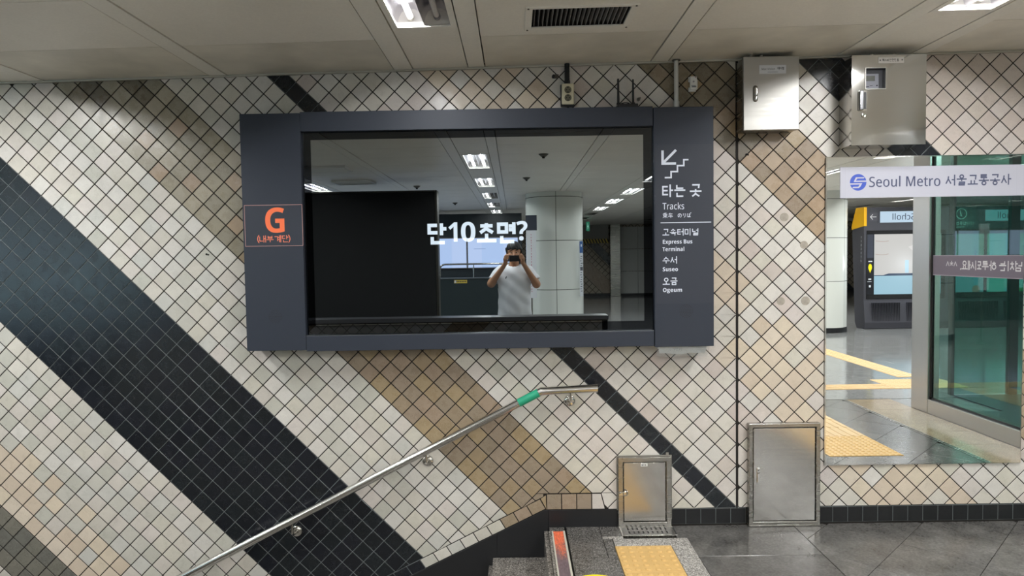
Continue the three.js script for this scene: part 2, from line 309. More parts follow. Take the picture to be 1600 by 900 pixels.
for (const p of border) { if (area(p) < 0.0003) continue; const c = [p.reduce((s, q) => s + q[0], 0) / p.length, p.reduce((s, q) => s + q[1], 0) / p.length], [k, m] = edgeKind(c[0], c[1] + 0.09); grout[k === 'black_tile' ? 1 : 0].push(p); addTile(p, k === 'cream_tile' ? 'border_tile' : k, m); }
// the black skirting of square tiles
for (const [x0, x1] of [[0.945, 1.412], [1.852, 4.2]]) for (let x = x0, w; x < x1 - 0.01; x += w) { w = Math.min(0.0925, x1 - x); const p = [[x, 0.008], [x + w, 0.008], [x + w, 0.105], [x, 0.105]]; grout[1].push(p); addTile(p, 'skirting_tile', pick(M.skirt)); }
const tileGeo = (t, c) => slab(t.poly, -0.006, rr(-0.0004, 0.0003), 0.0011, [rr(-0.004, 0.004), rr(-0.004, 0.004)], [rr(0, 3), rr(0, 3)], c);
const byKind = {};
for (const t of tiles) (byKind[t.kind] ??= []).push(t);
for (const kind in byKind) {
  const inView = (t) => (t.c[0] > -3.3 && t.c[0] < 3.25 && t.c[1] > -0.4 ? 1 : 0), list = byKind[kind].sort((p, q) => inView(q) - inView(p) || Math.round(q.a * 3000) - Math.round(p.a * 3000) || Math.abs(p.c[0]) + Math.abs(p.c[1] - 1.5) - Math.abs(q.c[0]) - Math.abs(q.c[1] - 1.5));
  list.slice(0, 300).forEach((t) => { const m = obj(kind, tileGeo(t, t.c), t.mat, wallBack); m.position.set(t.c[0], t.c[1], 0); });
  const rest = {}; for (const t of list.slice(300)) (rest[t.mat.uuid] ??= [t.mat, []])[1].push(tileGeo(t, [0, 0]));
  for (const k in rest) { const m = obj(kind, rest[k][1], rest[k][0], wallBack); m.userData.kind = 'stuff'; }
}
grout.forEach((list, k) => { obj('grout', list.map((p) => slab(p, -0.0062, -0.0028, 0.0001)), k ? M.paleGrout : M.grout, wallBack); });
obj('grout_bed', bx(-4.2, 4.2, -1.2, 2.84, -0.0062, -0.0045), M.grout, wallBack);
obj('expansion_joint', [bx(JOINT - 0.005, JOINT + 0.005, 0.1, 2.83, -0.006, -0.002)], M.seal, wallBack);
// smooth black stone under the stair border
const stone = (p) => obj('skirting_stone', slab(p, -0.006, 0.003, 0.001, [0, 0], [rr(0, 2), 0]), M.blackStone, wallBack);
stone([[-0.155, -1.2], [0.188, -1.2], [0.188, slopeBot(0.161) - 0.001], [0.161, 0.107], [-0.13, slopeBot(-0.13) - 0.002]]);
stone([[0.19, -0.02], [0.62, -0.02], [0.62, 0.107], [0.19, 0.107]]);
for (let x = -0.157; x > -5; x -= 0.8) stone([[x - 0.8, -3], [x, -3], [x + 0.025, slopeBot(x + 0.025) - 0.002], [x - 0.775, slopeBot(x - 0.775) - 0.002]]);
// marks and fixings left on the tiles
for (const [x, y, r] of [[1.64, 1.89, 0.026], [1.76, 1.72, 0.024], [1.62, 1.38, 0.025], [1.77, 1.38, 0.027]]) obj('glue_mark', disc(x, y, 0.0003, r, 0.0008), std(0xb3aca2, 0.8, 0, { map: grimeTex }), wallBack);
for (const [x, y] of [[-1.87, 1.72], [1.41, 2.27]]) obj('plug_hole', [disc(x, y, 0.0006, 0.006, 0.002, 10), disc(x + 0.011, y - 0.003, 0.0005, 0.005, 0.0015, 8)], M.void, wallBack);

// the other walls: plain, outside the picture or far away in the mirrors
struct('wall_left', [bx(-8.3, -8, -3.2, 3.3, -0.3, 24.3)], M.plaster);
struct('wall_right', [bx(16, 16.3, -0.3, 3.4, -0.3, 24.3)], M.plaster);

// ------------------------------------------------------------------ floor
const SX = 0.19, WELL = 3.3;
const floor = struct('floor', [bx(SX, 16, -0.3, -0.022, 0, 24), bx(-8, SX, -0.3, -0.022, WELL, 24)], M.grout);
const floorPoly = [];
const slabPoly = (p, mat, b = 0.0012) => { if (p.length > 2 && area(p) > 0.002) floorPoly.push([p, mat, b]); };
const R4 = (x0, x1, z0, z1) => [[x0, -z1], [x1, -z1], [x1, -z0], [x0, -z0]];
const shrink = (p, d = 0.0015) => inset(p, d);
// axis-aligned granite by the stair head
for (const [x0, x1, z0, z1] of [[SX, 0.285, 0, 0.06], [0.295, 0.5, 0, 0.44], [0.295, 0.555, 0.44, 1.32], [0.295, 0.555, 1.32, 2.2], [0.295, 0.555, 2.2, 3.3], [0.5, 0.625, 0, 0.15], [0.94, 1.69, 0, 0.44], [1.0, 1.69, 0.44, 1.1], [1.0, 1.69, 1.1, 1.75], [1.0, 1.69, 1.75, 2.4], [1.0, 1.69, 2.4, 3.3]]) slabPoly(shrink(R4(x0, x1, z0, z1)), x0 > 0.93 ? M.wornGranite : M.floorGranite);
for (const [x0, x1, z0, z1] of [[0.5, 0.555, 0.15, 0.44], [0.5, 0.625, 0.15, 0.185], [0.557, 1.0, 0.185, 0.29], [0.88, 1.0, 0.29, 0.44], [0.88, 1.0, 0.44, 1.0], [0.88, 1.0, 1.0, 1.6], [0.88, 1.0, 1.6, 2.2], [0.88, 1.0, 2.2, 2.8], [0.88, 1.0, 2.8, 3.3], [0.94, 1.0, 0.15, 0.187]].slice(1)) slabPoly(shrink(R4(x0, x1, z0, z1)), M.paleGranite);
slabPoly(shrink(R4(0.5, 0.5545, 0.187, 0.44)), M.floorGranite);
const zone = (x0, x1, z0, z1, p) => clip(clip(clip(clip(p, 1, 0, x0), -1, 0, -x1), 0, -1, z0), 0, 1, -z1);
for (let i = -70; i < 70; i++) for (let j = -70; j < 70; j++) {     // laid diagonally
  const s = 0.413, q = Math.SQRT1_2, X = (i - j) * s * q + 2.19, Z = (i + j) * s * q + 0.02, d = s * q, cell = [[X, -Z - d], [X + d, -Z], [X, -Z + d], [X - d, -Z]];
  if (X < 1 || X > 4.5 || Z < -1 || Z > 6) continue;
  const p = zone(1.691, 3.685, 0.001, 3.58, cell); if (p.length > 2) slabPoly(shrink(p, 0.0013), M.wornGranite);
}
for (let i = 0; i < 9; i++) slabPoly(shrink(R4(3.735, 4.22, i * 0.45 - 0.1 < 0 ? 0.001 : i * 0.45 - 0.1, i * 0.45 + 0.35 > 3.58 ? 3.58 : i * 0.45 + 0.35)), M.beigeGranite);
for (let z = 0; z < 24; z += 0.6) for (let x = -8; x < 16; x += 0.8) {
  const off = Math.round(z / 0.6) % 2 ? 0.4 : 0, x0 = Math.max(-8, x + off), x1 = Math.min(16, x + off + 0.8), z1 = Math.min(24, z + 0.6);
  for (const r of [[-8, 16, 3.58, 24], [4.22, 16, 0, 3.58], [-8, 1.69, 3.3, 3.58]]) { const a = Math.max(x0, r[0]), b = Math.min(x1, r[1]), c = Math.max(z, r[2]), d = Math.min(z1, r[3]); if (b - a > 0.03 && d - c > 0.03) slabPoly(shrink(R4(a, b, c, d), 0.001), M.greyGranite); }
}
floorPoly.sort((p, q) => { const k = ([f]) => { const x = f.reduce((s, v) => s + v[0], 0) / f.length, z = -f.reduce((s, v) => s + v[1], 0) / f.length; return Math.max(Math.abs(x - 1.7), z * 0.8); }; return k(p) - k(q); });
const floorRest = {};
floorPoly.forEach(([p, mat, b], k) => {
  const g = lay(slab(p, -0.021, rr(-0.0006, 0), b, [0, 0], [rr(0, 5), rr(0, 5)], [0, 0], 1));
  if (k < 240) obj('slab', g, mat, floor); else (floorRest[mat.uuid] ??= [mat, []])[1].push(g);
});
for (const k in floorRest) obj('slab', floorRest[k][1], floorRest[k][0], floor).userData.kind = 'stuff';
obj('floor_joint', [bx(3.688, 3.703, -0.021, 0.001, 0.001, 3.58), bx(3.718, 3.732, -0.021, 0.001, 0.001, 3.58), bx(3.703, 3.718, -0.021, -0.004, 0.001, 3.58)], M.steelDull, floor);
// tactile paving: warning domes and guide bars
function domes(w, d, nx, nz, h = 0.0065) {
  const list = [rbx(-w / 2, w / 2, -0.02, 0.001, -d / 2, d / 2, 0.002)];
  for (let i = 0; i < nx; i++) for (let j = 0; j < nz; j++) {
    const g = new THREE.SphereGeometry(0.0165, 12, 4, 0, Math.PI * 2, 0, Math.PI / 2); g.scale(1, h / 0.0165, 1); list.push(at(g, -w / 2 + (w / nx) * (i + 0.5), 0.0009, -d / 2 + (d / nz) * (j + 0.5)));
  }
  return merged(list);
}
function bars(w, d, n, alongX) {
  const list = [rbx(-w / 2, w / 2, -0.02, 0.001, -d / 2, d / 2, 0.002)];
  for (let i = 0; i < n; i++) { const c = ((i + 0.5) / n - 0.5) * (alongX ? d : w); list.push(alongX ? rbx(-w / 2 + 0.012, w / 2 - 0.012, 0, 0.0055, c - 0.014, c + 0.014, 0.003) : rbx(c - 0.014, c + 0.014, 0, 0.0055, -d / 2 + 0.012, d / 2 - 0.012, 0.003)); }
  return merged(list);
}
const domeTile = domes(0.322, 0.33, 6, 6), domeBig = domes(0.3, 0.3, 6, 6), barZ = bars(0.3, 0.3, 4, false), barX = bars(0.3, 0.3, 4, true);
const paver = (g, x, z, m = M.tactile, y = 0) => { const o = obj('tactile_tile', g, m, floor); o.position.set(x, y, z); };
for (let k = 0; k < 9; k++) paver(domeTile, 0.7175, 0.457 + k * 0.333);
for (let i = 0; i < 2; i++) for (let k = 0; k < 2; k++) paver(domeBig, 2.71 + i * 0.302, 1.56 + k * 0.302, M.tactile, 0.003);
for (let k = 0; k < 7; k++) for (let i = 0; i < 2; i++) paver(barZ, 2.71 + i * 0.302, 2.165 + k * 0.302, M.tactileBar, 0.003);
for (let i = 0; i < 3; i++) for (let k = 0; k < 2; k++) paver(domeBig, 4.75 + i * 0.302, 4.3 + k * 0.302, M.tactileBar, 0.003);
for (let i = 0; i < 14; i++) paver(barX, 4.44 - i * 0.302, 4.3, M.tactileBar, 0.003);
for (let k = 0; k < 24; k++) paver(barZ, 5.2, 5.06 + k * 0.302, M.tactileBar, 0.003);

// ------------------------------------------------------------------ stairs going down along the wall
const steps = struct('stairs', [bx(-8, -5.2, -3.1, -2.96, 0.004, WELL)], M.darkGranite);
for (let i = 1; i <= 16; i++) {
  const x1 = SX - 0.345 * (i - 1), y = -0.185 * i;
  obj('riser', bx(x1 - 0.03, x1 - 0.006, y, y + 0.185 - (i === 1 ? 0.022 : 0.05), 0.004, WELL - 0.001), M.darkGranite, steps);
  obj('tread', rbx(x1 - 0.345 - 0.004, x1 - 0.006, y - 0.05, y, 0.004, WELL - 0.001, 0.004), M.darkGranite, steps);
}
const wearTex = dataTex(256, (i) => { const x = i % 256, y = i / 256 | 0, n = f1[(y * 2) * 512 + x * 2] * 0.5 + f3[(y * 2) * 512 + x * 2] * 0.5, worn = y / 256 * 0.9 + n * 0.9 - 0.62, t = Math.max(0, Math.min(1, worn * 4)); const g = 0.8 + 0.5 * f3[i]; return [(214 * (1 - t) + 100 * t) * g, (104 * (1 - t) + 84 * t) * g, (70 * (1 - t) + 88 * t) * g]; });
{ // cut along z so that the worn print keeps its size
  const parts = []; for (let k = 0; k < 12; k++) { const z0 = 0.075 + k * 0.26, g = bx(0.212, 0.272, 0.0005, 0.004, z0, z0 + 0.26), u = g.attributes.uv, p = g.attributes.position; for (let i = 0; i < u.count; i++) u.setXY(i, (p.getX(i) - 0.212) / 0.3, Math.min(0.99, 0.02 + (p.getZ(i) - 0.075) / 0.75)); parts.push(g); }
  const nose = obj('nosing_strip', parts, std(0xffffff, 0.75, 0, { map: wearTex }), steps); nose.userData.label = 'orange anti-slip insert worn to grey';
}
obj('nosing_edge', [rbx(0.203, 0.212, -0.02, 0.006, 0.07, 3.22, 0.002), rbx(0.272, 0.284, -0.02, 0.006, 0.07, 3.22, 0.002), bx(0.212, 0.272, -0.02, 0.0005, 0.07, 3.22)], M.trim, steps);
obj('landing_edge', bx(SX - 0.004, 0.203, -0.05, 0, 0.06, 3.25), M.darkGranite, steps);

// the parapet on the far side of the stairs (the display mirrors it)
const parapet = struct('wall_stairwell', [bx(-8, 0.93, -3.1, 1.0, WELL + 0.012, WELL + 0.17)], M.grout);
obj('coping', rbx(-8, 0.98, 1.0, 1.045, WELL - 0.035, WELL + 0.21, 0.004), std(0x3a3a3e, 0.3), parapet);
obj('end_post', rbx(0.92, 0.975, -0.02, 1.0, WELL - 0.005, WELL + 0.185, 0.003), M.blackStone, parapet);
{ const byM = {}; const s = 0.1315;
  for (let i = -80; i < 80; i++) for (let j = -80; j < 80; j++) {          // u runs against x, as the face looks to the wall
    const U = (i - j) * s / 2, Y = (i + j) * s / 2; if (U < -1.1 || U > 4.5 || Y < -1.3 || Y > 1.2) continue;
    let p = [[U, Y - s / 2], [U + s / 2, Y], [U, Y + s / 2], [U - s / 2, Y]]; p = clip(clip(clip(p, 1, 0, -0.92), 0, -1, -0.99), 0, 1, -U < SX ? -1.2 : 0.0); if (p.length < 3) continue;
    const mt = ((i + 200) % 14) < 3 ? M.brown[0] : M.cool[(i * 7 + j * 3 + 900) % 5], q = inset(p, 0.0025); if (area(q) < 0.0003) continue; (byM[mt.uuid] ??= [mt, []])[1].push(slab(q, -0.006, 0, 0.001).rotateY(Math.PI)); }
  for (const k in byM) { const m = obj('tile', byM[k][1], byM[k][0], parapet); m.position.z = WELL + 0.006; m.userData.kind = 'stuff'; } }

// ------------------------------------------------------------------ ceiling: metal panels, strips, light channels
const ceiling = struct('ceiling', [bx(-8.5, 16.5, 0.13, 0.4, -0.3, 24.3)], M.ceil);
ceiling.position.set(0, 2.817, 0); ceiling.rotation.z = Math.atan(0.0147);
const zj = [0.012, 0.58]; while (zj.at(-1) < 23.9) zj.push(Math.min(24, zj.at(-1) + 0.65));
const LAMPS_Z = [0.73, 3.75, 6.1, 8.43, 10.76, 13.1, 15.4, 17.7, 20.0], LAMP_L = 1.27;
const ceilRest = [], VENTS = [[0, 1, 0.075, 0.6, 0.665, 0.985]];
const panel = (name, x0, x1, z0, z1, mat, near, y = 0) => { const g = bx(x0 + 0.002, x1 - 0.002, y, y + 0.014, z0 + 0.002, z1 - 0.002); if (near) obj(name, g, mat, ceiling); else ceilRest.push(g); };
for (let m = -3; m <= 5; m++) {
  const o = m * 2.645, near = m >= -1 && m <= 1;
  for (const [x0, x1] of [[-0.155, 0.832], [0.942, 1.943]]) for (let k = 0; k < zj.length - 1; k++) {
    let z0 = zj[k], z1 = zj[k + 1];
    if (m === 0 && x0 < 0 && k === 1) {              // the panel with the air grille is cut open
      for (const [a, b, c, d] of [[x0, x1, z0, 0.665], [x0, x1, 0.985, z1], [x0, 0.085, 0.665, 0.985], [0.58, x1, 0.665, 0.985]]) obj('ceiling_panel', bx(a + 0.001, b - 0.001, 0, 0.014, c + (c === z0 ? 0.002 : 0), d - (d === z1 ? 0.002 : 0)), M.ceil, ceiling);
      continue;
    }
    panel('ceiling_panel', o + x0, o + x1, z0, z1, k === 0 ? M.ceilGrimy : M.ceil, near && z0 < 6.5);
  }
  for (const [x0, x1] of [[-0.7, -0.588], [-0.257, -0.158], [0.836, 0.938]]) panel('ceiling_strip', o + x0, o + x1, 0.012, 24, M.ceilStrip, near, -0.003);
  let z = 0.012;
  for (const l of [...LAMPS_Z, 24 + LAMP_L]) { const e = Math.min(24, l); if (e - z > 0.05) panel('channel_panel', o - 0.586, o - 0.259, z, e, M.ceil, near && z < 6); z = l + LAMP_L; }
}
obj('ceiling_panel', ceilRest, M.ceil, ceiling).userData.kind = 'stuff';
obj('wall_trim', [bx(-8, 16, -0.012, 0.012, 0.0005, 0.012), bx(-8, 16, -0.012, -0.009, 0.0005, 0.022)], M.trim, ceiling);

// fluorescent fittings
const each = (name, list, mat, parent) => list.map((g) => obj(name, g, mat, parent));
M.reflectorSheet = new THREE.MeshStandardMaterial({ color: 0xd9d7de, roughness: 0.16, metalness: 1, side: THREE.DoubleSide });
const models = {};
function fitting(on, label, group, cx, z) {
  const key = on.join(), L = LAMP_L / 2; let t = models[key];
  if (t) { t = t.clone(); t.name = numbered('ceiling_light'); scene.add(t); t.userData = { label, category: 'light', group }; } else { t = models[key] = thing('ceiling_light', label, 'light', [0, 0, 0], 0, group); build(); }
  t.position.set(cx, ceilY(cx), z + L); t.rotation.z = Math.atan(0.0147);
  return t;
  function build() {
    each('frame_bar', [bx(-0.161, -0.131, -0.002, 0.012, -L + 0.002, L - 0.002), bx(0.131, 0.161, -0.002, 0.012, -L + 0.002, L - 0.002), bx(-0.131, 0.131, -0.002, 0.012, -L + 0.002, -L + 0.03), bx(-0.131, 0.131, -0.002, 0.012, L - 0.03, L - 0.002)], M.ceilStrip, t);
    const prof = [[-0.131, 0.01], [-0.124, 0.045], [-0.108, 0.072], [-0.085, 0.086], [-0.045, 0.086], [-0.022, 0.072], [-0.007, 0.045], [0, 0.008]];
    for (const s of [-1, 1]) {
      const pos = [], idx = []; for (const [x, y] of s < 0 ? prof : prof.map(([q, y]) => [-q, y])) pos.push(x, y, -L + 0.02, x, y, L - 0.02);
      for (let i = 0; i < prof.length - 1; i++) { const a = i * 2; idx.push(a, a + 2, a + 1, a + 1, a + 2, a + 3); }
      const g = new THREE.BufferGeometry(); g.setAttribute('position', new THREE.Float32BufferAttribute(pos, 3)); g.setAttribute('uv', new THREE.Float32BufferAttribute(new Float32Array(pos.length / 3 * 2), 2)); g.setIndex(idx); g.computeVertexNormals();
      obj('reflector', g, M.reflectorSheet, t);
    }
    each('end_plate', [bx(-0.131, 0.131, 0.005, 0.09, -L + 0.012, -L + 0.03), bx(-0.131, 0.131, 0.005, 0.09, L - 0.03, L - 0.012)], M.lampEnd, t);
    obj('housing', [bx(-0.145, 0.145, 0.09, 0.1, -L, L), bx(-0.145, -0.135, 0.012, 0.092, -L, L), bx(0.135, 0.145, 0.012, 0.092, -L, L)], M.steelDull, t);
    [-0.065, 0.065].forEach((x, i) => {
      const lit = on[i], tb = obj('tube', [at(new THREE.CapsuleGeometry(0.0145, 2 * L - 0.13, 6, 14).rotateX(Math.PI / 2), x, 0.045, 0)], lit ? M.glow : M.tubeOff, t);
      each('socket', [cyl(0.017, 0.017, 0.022, x, 0.045, -L + 0.041, 'z', 14), cyl(0.017, 0.017, 0.022, x, 0.045, L - 0.041, 'z', 14)], lit ? M.lampEnd : M.greyPlastic, t);
      if (!lit) { tb.userData.label = 'dead grey tube'; return; }
      const l = new THREE.RectAreaLight(TUBE_COLOR, TUBE_LIGHT, 0.028, 2 * L - 0.14); l.position.set(x, 0.026, 0); l.rotation.x = -Math.PI / 2; t.add(l);
    });
  }
}
const laneX = (m) => -0.4225 + m * 2.645;
fitting([1, 0], 'recessed twin tube ceiling light at the top, left tube glowing and right tube dead', 'ceiling lights', laneX(0), LAMPS_Z[0]);
fitting([1, 1], 'recessed twin tube ceiling light in the top right corner with both tubes glowing', 'ceiling lights', laneX(1), LAMPS_Z[0]);
const LANES = ['lane over the lower stairs', 'lane left of the display', 'lane above the middle of the display', 'lane above the mirror', 'first lane right of the mirror', 'second lane right of the mirror', 'lane over the digital kiosks'], NTH = ['first', 'second', 'third', 'fourth', 'fifth', 'sixth', 'seventh', 'eighth', 'ninth'];
for (let m = -2; m <= 4; m++) LAMPS_Z.forEach((z, k) => {
  if ((k === 0 && (m === 0 || m === 1)) || (m === 4 && k < 2) || k > 7 || (m > 0 && k > 5)) return;
  fitting(m === 0 && (k === 3 || k === 4) ? [1, 0] : [1, 1], NTH[m === 4 ? k - 2 : k] + ' ceiling light from the tiled wall in the ' + LANES[m + 2], 'ceiling lights', laneX(m), z);
});

M.galvanised = std(0xc9c9c6, 0.4, 0.5);
// ------------------------------------------------------------------ the display on the wall
const DZ = 0.16, GZ = 0.128;                          // front of the casing, front of the glass
{
  const t = thing('wall_display', 'large black framed wall display showing a short white Korean headline on dark glass', 'display', [0, 0, 0]);
  obj('casing_back', bx(-1.575, 1.165, 1.143, 2.525, 0.004, 0.1), M.blackPlastic, t);
  const lp = obj('side_panel', rbx(-1.58, -1.231, 1.145, 2.527, 0.1, DZ, 0.002), M.panel, t); lp.userData.label = 'left side panel with the orange letter G';
  const rp = obj('side_panel', rbx(0.821, 1.167, 1.133, 2.527, 0.1, DZ, 0.002), M.panel, t); rp.userData.label = 'right side panel with white direction lettering';
  obj('frame_bar', rbx(-1.2295, 0.816, 2.421, 2.533, 0.1, DZ, 0.002), M.panel, t);
  obj('frame_bar', [rbx(-1.2295, 0.816, 1.138, 1.228, 0.1, DZ, 0.002)], M.panel, t);
  obj('frame_lip', bx(-1.2295, 0.816, 1.226, 1.2315, GZ - 0.01, DZ - 0.001), std(0x8c9096, 0.3, 1), t);
  const bez = obj('bezel', bx(-1.23, 0.82, 1.231, 2.421, 0.1, GZ - 0.0006), new THREE.MeshStandardMaterial({ color: 0x44474b, roughness: 0.0, metalness: 1 }), t);
  const scr = canvasTex(2048, 1146, (g, w, h) => {
    g.fillStyle = '#000'; g.fillRect(0, 0, w, h); g.fillStyle = g.strokeStyle = '#e3f3ff';
    const S = w / 1.945, X = (x) => (x + 1.18) * S, Y = (y) => (2.376 - y) * S, s = 0.122 * S;
    g.lineWidth = s * 0.172; g.lineJoin = 'miter';
    for (const [ch, x] of [['단', -0.512], ['초', -0.219], ['면', -0.103]]) { g.save(); g.translate(X(x), Y(1.884) + s * 0.02); g.scale(0.98, 1); syllable(g, ch, 0, 0, s); g.restore(); }
    latin(g, '1', X(-0.39), Y(1.771), s * 1.3, 0.082 * S, true); latin(g, '0', X(-0.315), Y(1.771), s * 1.3, 0.096 * S, true); latin(g, '?', X(0.014), Y(1.773), s * 1.28, 0, true);
  });
  const screen = sheet('screen', 1.945, 1.09, new THREE.MeshStandardMaterial({ color: 0xa8aeb0, roughness: 0.0, metalness: 1, emissive: 0xffffff, emissiveMap: scr, emissiveIntensity: 0.92 }), t, -0.2075, 1.831, GZ - 0.0006, 0, 0.0012);
  // small white marks at the lower screen edge and the sensor strip
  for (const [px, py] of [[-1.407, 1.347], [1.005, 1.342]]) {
    const darkDiscs = []; for (let i = 0; i < 5; i++) for (let k = 0; k < (i ? i * 6 : 1); k++) { const a = k / (i * 6 || 1) * 6.2832; darkDiscs.push(disc(px + Math.cos(a) * i * 0.0093, py + Math.sin(a) * i * 0.0093, DZ - 0.0003, 0.0024, 0.001, 8)); }  // no holes cut: black discs carry the dark of the grille openings
    obj('speaker_grille', darkDiscs, M.blackPlastic, t);
  }
  const gt = canvasTex(680, 480, (g, w, h) => {
    g.fillStyle = '#2d323e'; g.fillRect(0, 0, w, h); g.strokeStyle = '#b98d86'; g.lineWidth = 6; g.strokeRect(4, 4, w - 8, h - 8);
    g.fillStyle = g.strokeStyle = '#ff7a4a'; g.font = 'bold 400px sans-serif'; const m = g.measureText('G').width; g.save(); g.translate(220, 322); g.scale(278 / m, 1); g.fillText('G', 0, 0); g.restore();
    g.fillStyle = g.strokeStyle = '#ff8a66'; g.lineWidth = 9; g.beginPath(); g.arc(214, 395, 66, 2.4, 3.9); g.stroke(); g.beginPath(); g.arc(460, 395, 66, -0.75, 0.75); g.stroke();
    write(g, '내부계단', 164, 352, 84, 0.1, { sx: 1.0 });
  });
  const gs = sheet('sign_print', 0.34, 0.242, print(gt, 0.5), t, -1.4, 1.88, DZ + 0.0006); gs.userData.label = 'orange letter G in a thin frame';
  const rt = canvasTex(680, 1900, (g, w, h) => {
    const S = w / 0.33, X = (x) => (x - 0.83) * S, Y = (y) => (2.31 - y) * S;
    g.fillStyle = '#2d323e'; g.fillRect(0, 0, w, h); g.strokeStyle = g.fillStyle = '#dfe5f2';
    g.lineWidth = 0.0145 * S; g.lineJoin = 'miter'; g.beginPath(); g.moveTo(X(0.872), Y(2.278)); g.lineTo(X(0.872), Y(2.202)); g.lineTo(X(0.95), Y(2.202)); g.moveTo(X(0.95), Y(2.28)); g.lineTo(X(0.876), Y(2.207)); g.stroke();
    g.lineWidth = 0.009 * S; g.beginPath(); let x = 0.884, y = 2.121; g.moveTo(X(x), Y(y)); for (let i = 0; i < 3; i++) { x += 0.037; g.lineTo(X(x), Y(y)); y += 0.034; g.lineTo(X(x), Y(y)); } g.lineTo(X(1.022), Y(y)); g.stroke();
    write(g, '타는', X(0.866), Y(2.082), 0.074 * S, 0.125, { sx: 0.92 }); write(g, '곳', X(1.027), Y(2.082), 0.074 * S, 0.125, { sx: 0.98 });
    latin(g, 'Tracks', X(0.87), Y(1.937), 0.052 * S, 0.128 * S); g.lineWidth = 3;
    write(g, '乘车', X(0.87), Y(1.917), 0.03 * S, 0.1, { sx: 1 }); write(g, 'のりば', X(0.957), Y(1.917), 0.03 * S, 0.12, { sx: 0.86 });
    g.fillRect(X(0.858), Y(1.862), 0.295 * S, 0.0045 * S);
    write(g, '고속터미널', X(0.868), Y(1.826), 0.042 * S, 0.12, { sx: 0.98 }); latin(g, 'Express Bus', X(0.868), Y(1.737), 0.032 * S, 0.176 * S, true); latin(g, 'Terminal', X(0.868), Y(1.694), 0.032 * S, 0.13 * S, true);
    write(g, '수서', X(0.868), Y(1.665), 0.044 * S, 0.12, { sx: 0.98 }); latin(g, 'Suseo', X(0.868), Y(1.577), 0.032 * S, 0.092 * S, true);
    write(g, '오금', X(0.868), Y(1.54), 0.044 * S, 0.12, { sx: 0.98 }); latin(g, 'Ogeum', X(0.868), Y(1.456), 0.032 * S, 0.116 * S, true);
  });
  sheet('sign_print', 0.33, 0.92206, print(rt, 0.5), t, 0.994, 1.84897, DZ + 0.0006);
}
{ // router with two antennas on top of the display
  const t = thing('wireless_router', 'small black router with two upright antennas on top of the black display', 'router', [0, 0, 0]);
  obj('body', rbx(0.62, 0.74, 2.535, 2.56, 0.02, 0.12, 0.004), M.blackPlastic, t);
  each('antenna', [cyl(0.0075, 0.006, 0.16, 0.634, 2.64, 0.05, 'y', 12), rbx(0.624, 0.645, 2.555, 2.58, 0.04, 0.06, 0.004)], M.blackPlastic, t);
  each('antenna', [cyl(0.0075, 0.005, 0.155, 0.722, 2.638, 0.05, 'y', 12), rbx(0.712, 0.733, 2.555, 2.58, 0.04, 0.06, 0.004)], M.blackPlastic, t);
  obj('cable', tube([[0.645, 2.572, 0.05], [0.67, 2.578, 0.06], [0.69, 2.573, 0.07], [0.705, 2.563, 0.06]], 0.003, 20, 8), M.blackPlastic, t);
}
{ // wall socket and its hose
  const t = thing('wall_socket', 'cream double wall socket hanging from a black cable hose above the display', 'socket', [0.336, 2.636, 0]);
  obj('back_box', rbx(-0.042, 0.038, -0.067, 0.062, 0.001, 0.028, 0.003), M.blackPlastic, t);
  obj('faceplate', rbx(-0.037, 0.037, -0.06, 0.064, 0.026, 0.046, 0.008, 4), M.ivory, t);
  for (const y of [0.026, -0.021]) {
    const s = obj('outlet', lathe([[0, 0], [0.0165, 0], [0.0165, 0.001], [0.0195, 0.003], [0.0205, 0.003], [0.0205, -0.002]], 0, y, 0.0462), std(0x6b6757, 0.5), t);
    each('hole', [disc(-0.008, y, 0.0468, 0.003, 0.002, 10), disc(0.008, y, 0.0468, 0.003, 0.002, 10), bx(-0.003, 0.003, y + 0.011, y + 0.017, 0.046, 0.049), bx(-0.003, 0.003, y - 0.017, y - 0.011, 0.046, 0.049)], M.gap, t);
  }
  const hose = []; for (let k = 0; k < 14; k++) hose.push(at(new THREE.TorusGeometry(0.0125, 0.0035, 6, 16).rotateX(Math.PI / 2), -0.002, 0.085 + k * 0.0075, 0.02));
  obj('hose', [...hose, cyl(0.012, 0.012, 0.115, -0.002, 0.125, 0.02), cyl(0.018, 0.018, 0.022, -0.002, 0.074, 0.02)], M.blackPlastic, t);
}
{ const t = thing('cable_hook', 'small rusty hook with a black knob on the tile left of the socket', 'hook', [0.262, 2.752, 0]);
  obj('plate', rbx(-0.012, 0.022, -0.012, 0.012, 0.0008, 0.008, 0.002), std(0x55504a, 0.7, 0.3), t); obj('knob', [cyl(0.009, 0.009, 0.02, -0.01, -0.004, 0.017, 'z', 14)], M.blackPlastic, t); }
{ const t = thing('wall_anchor', 'bare bolt end in the tile right of the router antennas', 'bolt', [0.762, 2.607, 0]);
  obj('nut', cyl(0.011, 0.011, 0.012, 0, 0, 0.0072, 'z', 6), M.steelDark, t); obj('bolt', cyl(0.005, 0.005, 0.022, 0.004, 0.003, 0.023, 'z', 12), M.steelDark, t); }
{ const t = thing('cable_conduit', 'thin steel conduit pipe from the ceiling down to the display', 'pipe', [0.982, 2.53, 0.035]);
  obj('pipe', cyl(0.0135, 0.0135, 0.31, 0, 0.155, 0, 'y', 20), M.galvanised, t); obj('coupling', [cyl(0.0175, 0.0175, 0.028, 0, 0.04, 0, 'y', 20), cyl(0.0195, 0.0195, 0.008, 0, 0.027, 0, 'y', 6)], M.galvanised, t); obj('flange', cyl(0.024, 0.024, 0.006, 0, 0.296, 0, 'y', 20), M.steelDark, t); }
